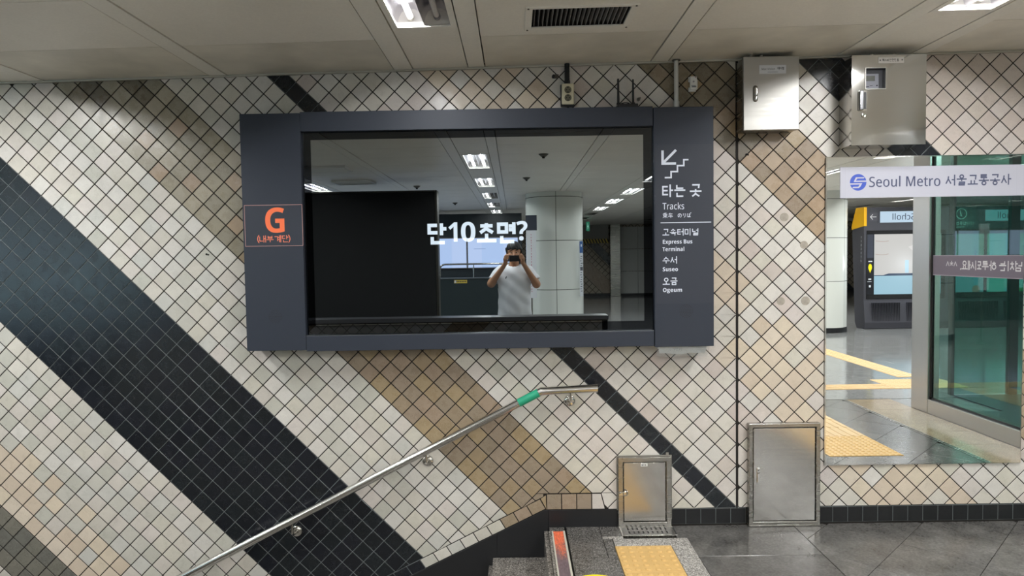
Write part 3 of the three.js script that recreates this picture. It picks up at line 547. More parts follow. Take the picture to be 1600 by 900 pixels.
{ const t = thing('remote_switch', 'tiny white switch box on the dark tile right of the conduit', 'switch', [1.087, 2.692, 0]);
  obj('holder', [rbx(-0.026, 0.018, -0.046, -0.02, 0.0008, 0.014, 0.003), rbx(-0.026, -0.008, 0.012, 0.042, 0.0008, 0.012, 0.003), rbx(0.016, 0.029, -0.03, 0.026, 0.0008, 0.012, 0.003)], M.whitePlastic, t);
  obj('case', rbx(-0.02, 0.022, -0.038, 0.043, 0.012, 0.026, 0.005, 3), M.whitePlastic, t);
  obj('button', [disc(0.001, 0.011, 0.0265, 0.0055, 0.002)], M.greyPlastic, t); obj('marking', [bx(-0.012, 0.014, -0.0135, -0.0105, 0.0255, 0.0264), bx(-0.01, 0.016, -0.022, -0.017, 0.0255, 0.0264)], std(0x3c4050, 0.5), t); obj('lamp', disc(0.012, 0.037, 0.0265, 0.0032, 0.002, 10), std(0x8a2420, 0.4), t); }
{ // paper folded and taped under the display
  const t = thing('taped_notice', 'creased clear sleeve with a white paper notice taped under the right end of the display', 'notice', [0, 0, 0]);
  const sheetGeo = (x0, x1, y0, y1, z0, z1, amp, ph) => { const g = new THREE.PlaneGeometry(1, 1, 24, 6), p = g.attributes.position; for (let i = 0; i < p.count; i++) { const u = p.getX(i) + 0.5, v = p.getY(i) + 0.5; p.setXYZ(i, x0 + (x1 - x0) * u + (1 - v) * 0.012 * Math.sin(ph + u * 3), y0 + (y1 - y0) * v + 0.003 * Math.sin(u * 9 + ph) * (1 - v), z0 + (z1 - z0) * v + amp * Math.sin(u * 17 + v * 5 + ph)); } g.computeVertexNormals(); return g; };
  const pt = canvasTex(512, 96, (g, w, h) => { g.fillStyle = '#d6d8d8'; g.fillRect(0, 0, w, h); g.fillStyle = '#8e9294'; for (let k = 0; k < 5; k++) { g.fillRect(160 + k * 20, 26, 3, 30 + (k % 3) * 6); g.fillRect(166 + k * 21, 30, 8, 3); } g.fillStyle = '#b9bcbe'; for (let k = 0; k < 40; k++) g.fillRect((k * 97) % 500, (k * 41) % 90, 24, 2); });
  obj('paper', sheetGeo(0.845, 1.135, 1.085, 1.136, 0.112, 0.13, 0.003, 1), new THREE.MeshStandardMaterial({ map: pt, roughness: 0.7, side: THREE.DoubleSide }), t);
  obj('plastic_sleeve', sheetGeo(0.832, 1.15, 1.068, 1.136, 0.116, 0.136, 0.002, 2.2), new THREE.MeshPhysicalMaterial({ color: 0xf2f4f4, roughness: 0.18, transmission: 0.85, thickness: 0, side: THREE.DoubleSide }), t);
}

// ------------------------------------------------------------------ the two steel boxes under the ceiling
{
  const t = thing('control_box', 'left steel control box with an oval latch and printed label, under the ceiling', 'cabinet', [1.508, 2.6, 0]);
  obj('box', rbx(-0.158, 0.16, -0.208, 0.21, 0.001, 0.112, 0.003), M.steelDull, t);
  const door = obj('door', rbx(-0.161, 0.163, -0.211, 0.213, 0.115, 0.14, 0.004), std(0xaeaca8, 0.9, 1, { roughnessMap: brushTex, bumpMap: brushTex, bumpScale: 0.0001 }), t);
  const lt = canvasTex(480, 150, (g, w, h) => { g.fillStyle = '#c9ccd2'; g.fillRect(0, 0, w, h); g.strokeStyle = '#9a9ca2'; g.lineWidth = 3; g.strokeRect(2, 2, w - 4, h - 4); g.fillStyle = g.strokeStyle = '#2b2c33'; g.font = 'italic 50px sans-serif'; g.fillText('Max Vision', 34, 84); write(g, '제어함', 318, 36, 44, 0.13); g.font = 'bold 15px sans-serif'; g.fillRect(150, 116, 180, 5); });
  sheet('label', 0.157, 0.051, print(lt, 0.4), door, 0.008, 0.137, 0.1406);
  const lat = obj('latch', [at(new THREE.CapsuleGeometry(0.0145, 0.065, 6, 18).scale(1, 1, 0.35), -0.092, 0.0, 0.1415)], M.steelDark, door);
  obj('lever', [at(new THREE.CapsuleGeometry(0.0085, 0.032, 6, 14).scale(1, 1, 0.6), -0.0895, 0.012, 0.146), at(new THREE.CapsuleGeometry(0.0085, 0.012, 6, 14).scale(1, 1, 0.5), -0.0895, -0.026, 0.1455)], M.chrome, lat);
  each('cable_gland', [cyl(0.012, 0.012, 0.03, -0.1, 0.222, 0.09, 'y', 16), cyl(0.014, 0.014, 0.02, -0.04, 0.222, 0.09, 'y', 16)], M.steelDull, t);
}
{
  const t = thing('control_box', 'right steel meter box with a small window, pull handle and key lock', 'cabinet', [2.178, 2.545, 0]);
  obj('box', rbx(-0.213, 0.21, -0.255, 0.253, 0.001, 0.138, 0.003), std(0xd0cecb, 0.14, 1), t);
  // the door bulges a little and has an opening for the window
  const wx0 = -0.137, wx1 = -0.024, wy0 = 0.066, wy1 = 0.182, X0 = -0.216, X1 = 0.213, Y0 = -0.256, Y1 = 0.258;
  const bulge = (x, y) => 0.003 * (1 - ((x - (X0 + X1) / 2) / ((X1 - X0) / 2)) ** 2) * (1 - ((y + 0.08) / 0.34) ** 2) + 0.0028 * Math.exp(-(((y + 0.17) / 0.07) ** 2)) * (1 - (x / 0.3) ** 2);
  const face = (x0, x1, y0, y1) => { const g = new THREE.PlaneGeometry(x1 - x0, y1 - y0, 24, 32); at(g, (x0 + x1) / 2, (y0 + y1) / 2, 0); const p = g.attributes.position; for (let i = 0; i < p.count; i++) p.setZ(i, 0.165 + bulge(p.getX(i), p.getY(i))); g.computeVertexNormals(); return g; };
  const door = obj('door', [face(X0, X1, Y0, wy0), face(X0, X1, wy1, Y1), face(X0, wx0, wy0, wy1), face(wx1, X1, wy0, wy1), bx(X0, X1, Y0, Y0 + 0.004, 0.14, 0.1648), bx(X0, X1, Y1 - 0.004, Y1, 0.14, 0.1648), bx(X0, X0 + 0.004, Y0, Y1, 0.14, 0.1648), bx(X1 - 0.004, X1, Y0, Y1, 0.14, 0.1648)], std(0xcbcac7, 0.1, 1), t);
  obj('window_frame', [bx(wx0 - 0.004, wx1 + 0.004, wy0 - 0.004, wy0, 0.13, 0.171), bx(wx0 - 0.004, wx1 + 0.004, wy1, wy1 + 0.004, 0.13, 0.171), bx(wx0 - 0.004, wx0, wy0, wy1, 0.13, 0.171), bx(wx1, wx1 + 0.004, wy0, wy1, 0.13, 0.171)], M.steel, t);
  const mt = obj('meter', [bx(wx0, wx1, wy0, wy1, 0.139, 0.1395)], std(0x2b2c32, 0.6), t);
  obj('meter_face', [rbx(wx0, wx1 - 0.027, wy0 + 0.004, wy1 - 0.026, 0.139, 0.147, 0.002)], std(0x74757f, 0.5), mt);
  obj('meter_screen', [bx(wx0 + 0.008, wx1 - 0.05, wy0 + 0.048, wy1 - 0.038, 0.147, 0.1485)], std(0x34382f, 0.3), mt);
  obj('meter_knob', [disc(wx1 - 0.038, wy0 + 0.022, 0.148, 0.004, 0.003, 10), bx(wx0 + 0.012, wx0 + 0.03, wy0 + 0.014, wy0 + 0.017, 0.147, 0.148), bx(wx0 + 0.034, wx0 + 0.05, wy0 + 0.02, wy0 + 0.023, 0.147, 0.148)], M.gap, mt);
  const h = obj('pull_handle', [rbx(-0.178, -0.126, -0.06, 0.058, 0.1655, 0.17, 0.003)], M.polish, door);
  obj('recess_shade', [bx(-0.148, -0.134, -0.05, 0.046, 0.1702, 0.1712)], M.blackPlastic, h); obj('handle_grip', rbx(-0.177, -0.152, -0.058, 0.054, 0.17, 0.184, 0.006, 3), std(0x9a9ba0, 0.25, 1), h);  // raised plate painted black for the shade inside the grip recess
  const k = obj('key_lock', lathe([[0, 0.004], [0.006, 0.004], [0.007, 0.003], [0.009, 0.006], [0.012, 0.004], [0.0125, 0]], -0.148, -0.085, 0.1675), M.chrome, door); obj('key_slot', bx(-0.1495, -0.1465, -0.09, -0.08, 0.1715, 0.1725), M.gap, k);  // slot is not cut; a raised black piece paints its dark inside
  const lt = canvasTex(420, 100, (g, w, h2) => { g.fillStyle = '#b7b2ac'; g.fillRect(0, 0, w, h2); g.fillStyle = '#221f1f'; g.beginPath(); g.arc(32, 50, 11, 0, 7); g.arc(388, 50, 11, 0, 7); g.fill(); g.strokeStyle = '#2a2727'; write(g, '맥스비전전원함', 62, 26, 46, 0.14, { sx: 0.82 }); });
  sheet('label', 0.148, 0.035, print(lt, 0.5), door, 0.009, 0.227, 0.1665);
  each('cable_gland', [cyl(0.011, 0.011, 0.024, -0.08, 0.263, 0.12, 'y', 16), cyl(0.013, 0.013, 0.014, 0.0, 0.261, 0.12, 'y', 16), cyl(0.011, 0.011, 0.024, 0.05, 0.263, 0.12, 'y', 16)], M.steelDull, t);
}

// ------------------------------------------------------------------ mirror and its sign
{
  const t = thing('wall_mirror', 'large frameless wall mirror that reflects the station hall', 'mirror', [0, 0, 0]);
  obj('backing', bx(1.886, 3.086, 0.366, 2.244, 0.001, 0.008), M.steelDark, t);
  obj('mirror_glass', bx(1.892, 3.08, 0.372, 2.238, 0.008, 0.012), M.mirror, t);
  obj('bevelled_edge', [bx(1.885, 1.892, 0.365, 2.245, 0.008, 0.0112), bx(3.08, 3.087, 0.365, 2.245, 0.008, 0.0112), bx(1.892, 3.08, 0.365, 0.372, 0.008, 0.0112), bx(1.892, 3.08, 2.238, 2.245, 0.008, 0.0112)].map((g, i) => g), M.chrome, t);
  const mt = canvasTex(2048, 338, (g, w, h) => {
    g.fillStyle = '#b6b6c2'; g.fillRect(0, 0, w, h);
    const S = w / 1.12, X = (x) => (x - 1.97) * S, Y = (y) => (2.182 - y) * S;
    g.fillStyle = '#a9a9b7'; g.fillRect(X(2.0), 0, 2, h); g.fillRect(X(3.03), 0, 2, h);
    const cx = X(2.078), cy = Y(2.0905), r = 0.0495 * S; g.fillStyle = '#3f57b4'; g.beginPath(); g.arc(cx, cy, r, 0, 7); g.fill();
    g.fillStyle = '#b6b6c2'; const q = (l) => { g.beginPath(); l.forEach(([a, b], i) => g[i ? 'lineTo' : 'moveTo'](cx + a * r, cy + b * r)); g.closePath(); g.fill(); };
    q([[-.28, -.62], [.78, -.62], [.68, -.46], [-.1, -.46], [-.3, -.2], [1.02, -.2], [1.0, -.04], [-.56, -.04]]); q([[-1.02, .1], [.52, .1], [.28, .52], [.08, .7], [-.7, .7], [-.6, .52], [.02, .52], [.18, .27], [-1.0, .27]]);
    g.fillStyle = g.strokeStyle = '#454b66'; latin(g, 'Seoul Metro', X(2.14), Y(2.062), 0.083 * S, 0.435 * S); latin(g, 'Seoul Metro', X(2.1412), Y(2.0615), 0.083 * S, 0.435 * S); write(g, '서울교통공사', X(2.601), Y(2.128), 0.066 * S, 0.115, { sx: 0.97 });
  });
  const s = thing('metro_sign', 'white sticker strip with a round blue logo across the top of the mirror', 'sign', [0, 0, 0]);
  sheet('sign_strip', 1.12, 0.185, print(mt, 0.45), s, 2.53, 2.0895, 0.0135, 0, 0.002);
}

// ------------------------------------------------------------------ the two access hatches
function hatch(label, x0, x1, y0, y1, f, z, doorMat) {
  const t = thing('access_hatch', label, 'hatch', [(x0 + x1) / 2, y0, 0]), w = (x1 - x0) / 2, h = y1 - y0;
  obj('frame', [rbx(-w, -w + f, 0, h, 0.001, z, 0.004), rbx(w - f, w, 0, h, 0.001, z, 0.004), rbx(-w + f * 0.7, w - f * 0.7, h - f, h, 0.001, z, 0.004), rbx(-w + f * 0.7, w - f * 0.7, 0, f, 0.001, z, 0.004), rbx(-w - 0.004, w + 0.004, -0.002, 0.004, 0.001, z + 0.003, 0.001)], M.steelDull, t);
  obj('back_plate', bx(-w + f, w - f, f, h - f, 0.001, 0.003), M.steelDull, t);
  const d = obj('door', rbx(-w + f + 0.004, w - f - 0.004, f + 0.004, h - f - 0.004, 0.0032, z - 0.006, 0.003), doorMat, t);
  return [t, d, w, h];
}
{
  const [t, d, w, h] = hatch('small steel hatch with a padlock hasp above the floor grate', 0.616, 0.944, 0.004, 0.44, 0.032, 0.03, std(0xd2d1cf, 0.42, 1, { roughnessMap: scuffRough, map: grimeTex }));
  const hs = obj('hasp', [rbx(-w + 0.004, -w + 0.05, 0.2, 0.222, 0.0305, 0.036, 0.002), at(new THREE.TorusGeometry(0.014, 0.0035, 8, 18), -w + 0.044, 0.214, 0.038), cyl(0.007, 0.007, 0.014, -w + 0.014, 0.211, 0.038, 'z', 12)], M.polish, t);
  const lt = canvasTex(128, 64, (g, a, b) => { g.fillStyle = '#dcdcd8'; g.fillRect(0, 0, a, b); g.strokeStyle = '#222'; write(g, '배수함', 14, 16, 34, 0.16, { sx: 0.86 }); });
  sheet('label', 0.041, 0.019, print(lt), t, -0.003, h - 0.05, 0.0248);
  obj('old_sealant', [rbx(-w - 0.006, w + 0.006, h - 0.002, h + 0.004, 0.001, 0.012, 0.002), rbx(w - 0.03, w - 0.012, h, h + 0.02, 0.001, 0.008, 0.003), rbx(w - 0.001, w + 0.006, 0.04, h, 0.001, 0.01, 0.002), rbx(-w - 0.006, -w + 0.001, 0.1, h, 0.001, 0.01, 0.002)], std(0x8f8b84, 0.9, 0, { map: grimeTex }), t);
}
{
  const [t, d, w, h] = hatch('taller steel hatch with a small lever latch, left of the mirror', 1.414, 1.85, 0.004, 0.637, 0.026, 0.038, std(0xc4c2be, 0.3, 1, { roughnessMap: brushTex }));
  const l = obj('latch', rbx(-w + 0.048, -w + 0.068, 0.265, 0.36, 0.032, 0.038, 0.003), M.polish, t);
  obj('lever', [rbx(-w + 0.051, -w + 0.065, 0.272, 0.33, 0.038, 0.044, 0.003), disc(-w + 0.058, 0.346, 0.0395, 0.006, 0.004, 14)], M.chrome, l); obj('key_slot', disc(-w + 0.058, 0.346, 0.0418, 0.003, 0.002, 10), M.gap, l);  // keyhole darkness painted on as a small black disc
}
{ // slotted drain cover in front of the small hatch
  const t = thing('drain_cover', 'steel slotted drain cover set in the floor under the small hatch', 'drain', [0.784, 0, 0.077]), w = 0.154, d = 0.068, bars = [];
  const sw = 0.0098, n = 9, pitch = 0.0285, rows = [[-0.042, -0.008], [0.012, 0.044]];
  bars.push(bx(-w, w, -0.012, 0.003, -d, -0.042), bx(-w, w, -0.012, 0.003, -0.008, 0.012), bx(-w, w, -0.012, 0.003, 0.044, d));
  for (const [a, b] of rows) { let x = -w; for (let k = 0; k < n; k++) { const c = (k - 4) * pitch; bars.push(bx(x, c - sw / 2, -0.012, 0.003, a, b)); x = c + sw / 2; } bars.push(bx(x, w, -0.012, 0.003, a, b)); }
  obj('grate', bars, std(0x9b9a98, 0.45, 1), t); obj('rim', [rbx(-w - 0.012, -w - 0.001, -0.02, 0.005, -d - 0.004, d + 0.006, 0.002), rbx(w + 0.001, w + 0.012, -0.02, 0.005, -d - 0.004, d + 0.006, 0.002), rbx(-w - 0.012, w + 0.012, -0.02, 0.005, d + 0.001, d + 0.01, 0.002)], M.steel, t); obj('pit', bx(-w, w, -0.0215, -0.0205, -d, d), std(0x77736d, 0.9), t);
}
{ const t = thing('floor_sticker', 'round yellow sticker on the landing, cut by the lower picture edge', 'sticker', [0.395, 0, 0.78]);
  obj('disc', cyl(0.135, 0.135, 0.0016, 0, 0.0012, 0, 'y', 48), std(0xf6e312, 0.4), t); obj('ring', cyl(0.105, 0.105, 0.0006, 0, 0.0023, 0, 'y', 48), std(0xd9c218, 0.4), t); }

// ------------------------------------------------------------------ handrail
{
  const t = thing('handrail', 'steel handrail beside the stairs with a green sleeve near its upper end', 'handrail', [0, 0, 0]);
  const r = 0.0245, z = 0.085, k = 0.503, y = (x) => 0.866 + (x - 0.152) * k;
  obj('rail', [tube([[-4.6, y(-4.6), z], [0.152, y(0.152), z]], r, 4, 20), at(new THREE.SphereGeometry(r, 20, 12), 0.152, 0.866, z), tube([[0.152, 0.866, z], [0.487, 0.879, z]], r, 4, 20), cyl(r, r, 0.003, 0.4875, 0.879, z, 'x', 20)], M.steel, t);
  const gt = canvasTex(256, 128, (g, w, h) => { g.fillStyle = '#1f9c78'; g.fillRect(0, 0, w, h); g.fillStyle = '#0f5f49'; g.fillRect(70, 40, 110, 4); g.fillStyle = '#d6efe6'; for (let q = 0; q < 26; q++) g.fillRect(20 + q * 8, 84, 3, 3); });
  const sl = tube([[0.015, y(0.015), z], [0.135, y(0.135), z]], r + 0.0012, 8, 24); obj('sleeve', sl, print(gt, 0.4), t).userData.label = 'green braille sleeve';
  for (const [bxp, byp] of [[-3.05, -0.845], [-2.21, -0.425], [-1.372, 0.0], [-0.55, 0.428], [0.328, 0.79]]) {
    const ry = bxp < 0.15 ? y(bxp) : 0.873, b = obj('bracket', [tube([[bxp, byp, 0.004], [bxp, byp, 0.05], [bxp, byp + 0.006, 0.07], [bxp, byp + 0.02, z - 0.001], [bxp, ry - r + 0.004, z]], 0.0075, 30, 12)], M.polish, t);
    obj('rosette', lathe([[0, 0.008], [0.01, 0.016], [0.02, 0.012], [0.03, 0.008], [0.035, 0.002], [0.035, -0.003]], bxp, byp, 0.0035), M.polish, b);
  }
}

// ------------------------------------------------------------------ air grille in the ceiling panel
{
  const t = thing('air_grille', 'ceiling air grille with thin dark vanes above the display', 'vent', [0.3325, ceilY(0.3325), 0.825]); t.rotation.z = Math.atan(0.0147);
  const w = 0.2625, d = 0.16;
  obj('frame', [rbx(-w, w, -0.006, 0.003, -d, -d + 0.034, 0.002), rbx(-w, w, -0.006, 0.003, d - 0.022, d, 0.002), rbx(-w, -w + 0.034, -0.006, 0.003, -d + 0.034, d - 0.022, 0.002), rbx(w - 0.034, w, -0.006, 0.003, -d + 0.034, d - 0.022, 0.002)], M.ceilStrip, t);
  obj('duct', [bx(-w + 0.005, w - 0.005, 0.118, 0.124, -d + 0.01, d - 0.01), bx(-w + 0.03, -w + 0.036, 0.0032, 0.118, -d + 0.02, d - 0.01), bx(w - 0.036, w - 0.03, 0.0032, 0.118, -d + 0.02, d - 0.01), bx(-w + 0.036, w - 0.036, 0.0032, 0.118, -d + 0.02, -d + 0.026), bx(-w + 0.036, w - 0.036, 0.0032, 0.118, d - 0.016, d - 0.01)], std(0x2a2927, 0.8), t);
  const vane = bx(-0.0008, 0.0008, 0.002, 0.03, -d + 0.028, d - 0.018); for (let k = 0; k < 21; k++) { const v = obj('vane', vane, std(0x9a9795, 0.5), t); v.position.x = (k - 10) * 0.0215; v.rotation.z = 0.12; }
  each('screw', [[-w + 0.014, -d + 0.012], [w - 0.014, -d + 0.012], [-w + 0.014, d - 0.01], [w - 0.014, d - 0.01]].map(([x, z]) => cyl(0.005, 0.005, 0.004, x, -0.0075, z, 'y', 10)), M.steelDark, t);
}
for (const [x, z, w, d] of [[-2.27, 4.5, 0.28, 0.2], [-2.27, 6.0, 0.28, 0.2], [-2.27, 8.2, 0.28, 0.2]]) {
  const t = thing('air_grille', ['nearest', 'middle', 'farthest'][[4.5, 6.0, 8.2].indexOf(z)] + ' of the pale air outlets mirrored in the upper left of the display', 'vent', [x, ceilY(x) - 0.002, z], 0, 'air outlets mirrored in the display'); t.rotation.z = Math.atan(0.0147);
  obj('frame', [rbx(-w, w, -0.03, 0.001, -d, -d + 0.03, 0.004), rbx(-w, w, -0.03, 0.001, d - 0.03, d, 0.004), rbx(-w, -w + 0.03, -0.03, 0.001, -d + 0.03, d - 0.03, 0.004), rbx(w - 0.03, w, -0.03, 0.001, -d + 0.03, d - 0.03, 0.004)], M.whitePlastic, t);
  obj('blade', [0, 1, 2, 3, 4, 5].map((k) => at(new THREE.BoxGeometry(2 * w - 0.06, 0.002, 0.05).rotateX(0.6), 0, -0.016, -d + 0.06 + k * 0.056)), M.whitePlastic, t); obj('throat', bx(-w + 0.03, w - 0.03, -0.001, 0.001, -d + 0.03, d - 0.03), M.blackPlastic, t);
}
for (const [x, z] of [[0.35, 3.9], [0.2, 6.2], [-1.5, 6.9], [-1.55, 9.4], [-1.2, 10.4]]) {
  const t = thing('ceiling_detector', ['nearest dark ceiling detector mirrored above the white column', 'second dark ceiling detector mirrored above the white column', 'dark ceiling detector mirrored above the tall black board', 'dark ceiling detector mirrored beside the upper right corner of the black board', 'last dark ceiling detector mirrored right of the black board'][[3.9, 6.2, 6.9, 9.4, 10.4].indexOf(z)], 'detector', [x, ceilY(x), z], 0, 'ceiling detectors mirrored in the display');
  obj('base', lathe([[0, -0.03], [0.03, -0.028], [0.045, -0.012], [0.055, -0.006], [0.055, 0.001]], 0, 0, 0, 'y', 24), std(0x56544e, 0.5), t); obj('head', lathe([[0, -0.05], [0.014, -0.048], [0.02, -0.03]], 0, 0, 0, 'y', 16), M.blackPlastic, t);
}

// ------------------------------------------------------------------ what the mirror and the display show of the hall
const screenLamp = (o, color, k, x, y, z) => { const l = new THREE.PointLight(color, k, 0, 2); l.position.set(x, y, z); l.castShadow = true; l.shadow.radius = 0.1; o.add(l); };
// round columns clad in white panels
function column(x, z, r, label, turn = 0) {
  const c = struct('column', [cyl(r - 0.03, r - 0.03, 3.2, x, 1.58, z, 'y', 40)], M.gap, label);
  const hs = [0.1, 1.06, 1.95, 2.74, 3.05], mat = new THREE.MeshStandardMaterial({ color: 0xd6d8d2, roughness: 0.16, side: THREE.DoubleSide });
  for (let k = 0; k < hs.length - 1; k++) for (let q = 0; q < 4; q++) { const g = new THREE.CylinderGeometry(r, r, hs[k + 1] - hs[k] - 0.01, 14, 1, true, turn + q * Math.PI / 2 + 0.008, Math.PI / 2 - 0.016); obj('column_panel', at(g, x, (hs[k] + hs[k + 1]) / 2, z), mat, c); }
  obj('plinth', cyl(r + 0.004, r + 0.004, 0.095, x, 0.0485, z, 'y', 40), M.blackStone, c);
  return c;
}
const colA = column(0.76, 9.0, 0.53, 'round white column mirrored right of the person');
const colB = column(6.46, 10.45, 0.52, 'round white column mirrored at the left edge of the mirror', 0.9);
column(-6.2, 9.6, 0.52); column(12.8, 10.2, 0.52);
{ // signs around the first column
  const st = canvasTex(128, 700, (g, w, h) => { g.fillStyle = '#c6c8cc'; g.fillRect(0, 0, w, h); g.fillStyle = '#a8586a'; for (let k = 0; k < 22; k++) g.fillRect(60, 40 + k * 28, 8, 10 + (k % 3) * 4); });
  const t = thing('line_map_sign', 'tall grey line map board mirrored left of the white column', 'sign', [0.3, 0.955, 7.95]);
  sheet('board', 0.17, 1.16, print(st, 0.4), t, 0, 0.58, -0.012, Math.PI, 0.02); obj('head', rbx(-0.09, 0.1, 1.16, 1.42, -0.022, 0.02, 0.004), M.panel, t); obj('post', [cyl(0.012, 0.012, 1.0, 0, -0.455, 0.02, 'y', 12), cyl(0.09, 0.09, 0.012, 0, -0.949, 0.02, 'y', 24)], M.steelDark, t);
  const bt = canvasTex(128, 900, (g, w, h) => { g.fillStyle = '#c9ccd0'; g.fillRect(0, 0, w, h); g.fillStyle = '#33588f'; g.fillRect(0, 0, w, 190); g.fillStyle = '#e8ecf2'; g.fillRect(40, 50, 40, 40); g.fillStyle = '#4d5058'; g.fillRect(10, 420, 100, 60); for (let k = 0; k < 16; k++) g.fillRect(30 + (k % 3) * 12, 240 + k * 38, 60, 12); });
  const s = thing('column_notice', 'narrow notice strip with a blue head mirrored on the right of the column', 'sign', [1.22, 0.93, 8.62]);
  sheet('strip', 0.09, 1.0, print(bt, 0.5), s, 0, 0.5, 0, Math.PI - 0.75, 0.006); obj('mount', cyl(0.006, 0.006, 0.1, 0.03, 0.6, 0.04, 'z', 8), M.steelDark, s);
}
// a dark partition with a back-lit white band, and the rails in front of it
{
  const Z = 12.9, w = struct('wall_partition', [bx(-7.5, 0.2, 0.02, 1.405, Z, Z + 0.15), bx(-7.5, 0.2, 2.14, 2.72, Z, Z + 0.15), bx(-7.5, -7.4, 1.4, 2.14, Z, Z + 0.15), bx(0.12, 0.2, 1.4, 2.14, Z, Z + 0.15)], std(0x2c3338, 0.35), 'dark partition mirrored behind the person');
  const lt = canvasTex(512, 256, (g, a, b) => { g.fillStyle = '#cfdcff'; g.fillRect(0, 0, a, b); g.fillStyle = '#bcd2fb'; g.fillRect(150, 0, 220, b); g.fillStyle = '#8f9fc4'; g.fillRect(330, 90, 120, 6); });
  const g1 = glowPrint(lt, 1.1);
  for (let k = 0; k < 5; k++) { const x1 = 0.12 - k * 1.25; const p = thing('light_box', NTH[k] + ' back-lit pale blue panel of the dark partition, counted from the white column', 'light box', [x1 - 0.63, 1.77, Z - 0.01], 0, 'back-lit panels of the partition'); sheet('diffuser', 1.22, 0.72, g1, p, 0, 0, -0.012, Math.PI, 0.02); obj('frame', [bx(-0.6225, -0.61, -0.37, 0.37, -0.03, 0.008), bx(0.61, 0.6225, -0.37, 0.37, -0.03, 0.008), bx(-0.61, 0.61, -0.38, -0.36, -0.03, 0.008), bx(-0.61, 0.61, 0.36, 0.38, -0.03, 0.008)], M.steelDark, p); const l = new THREE.RectAreaLight(0xc4d8ff, 0.85, 1.2, 0.7); l.position.set(0, 0, -0.034); p.add(l); }
  const low = struct('wall_low', [bx(-7.4, -1.3 + 1.45, 0.002, 1.17, 12.0, 12.12)], std(0x2a3335, 0.3), 'low dark wall mirrored behind the person'); obj('coping', rbx(-7.42, 0.17, 1.17, 1.2, 11.98, 12.14, 0.004), std(0x596064, 0.35), low);
  const r = thing('guard_rail', 'bent steel guard rail on the low dark wall, mirrored in front of the back-lit panels', 'railing', [0, 0, 0]);
  for (let k = 0; k < 3; k++) { const x0 = -1.72 - k * 1.95, x1 = x0 + 1.85, z = 12.06; obj('rail', tube([[x0, 1.195, z], [x0, 1.42, z], [x0 + 0.03, 1.48, z], [x0 + 0.1, 1.51, z], [x1 - 0.1, 1.51, z], [x1 - 0.03, 1.48, z], [x1, 1.42, z], [x1, 1.195, z]], 0.022, 60, 12), M.steel, r); obj('post', cyl(0.014, 0.014, 0.32, x0 + 0.78, 1.353, z), M.steel, r); }
  const yt = canvasTex(256, 64, (g, a, b) => { g.fillStyle = '#c9b04a'; g.fillRect(0, 0, a, b); g.fillStyle = '#4a4430'; for (let k = 0; k < 6; k++) g.fillRect(20 + k * 34, 18, 22, 28); g.fillStyle = '#c9ccd0'; g.fillRect(216, 8, 34, 48); });
  const y = thing('warning_label', 'yellow label strip on the low dark wall, mirrored under the rail', 'label', [-1.24, 1.11, 11.998]); sheet('strip', 0.3, 0.075, print(yt), y, 0, 0, 0, Math.PI, 0.003);
}
{ // the tall black back of an advertising board, mirrored at the left of the display
  const t = thing('advertising_board', 'tall black back of a free-standing board mirrored in the left half of the display', 'board', [-3.2, 0, 6.0]);
  obj('back_panel', rbx(-2.1, 2.08, 0.12, 2.62, 0, 0.22, 0.01), std(0x060708, 0.9), t); obj('frame', [rbx(2.08, 2.11, 0.1, 2.64, -0.005, 0.225, 0.004), rbx(-2.13, -2.1, 0.1, 2.64, -0.005, 0.225, 0.004), rbx(-2.1, 2.08, 2.62, 2.64, -0.005, 0.225, 0.004)], std(0x3c3a34, 0.4, 0.6), t); obj('foot', [rbx(-1.7, -1.5, 0.001, 0.12, -0.1, 0.36, 0.01), rbx(1.5, 1.7, 0.001, 0.12, -0.1, 0.36, 0.01)], M.blackPlastic, t);
}
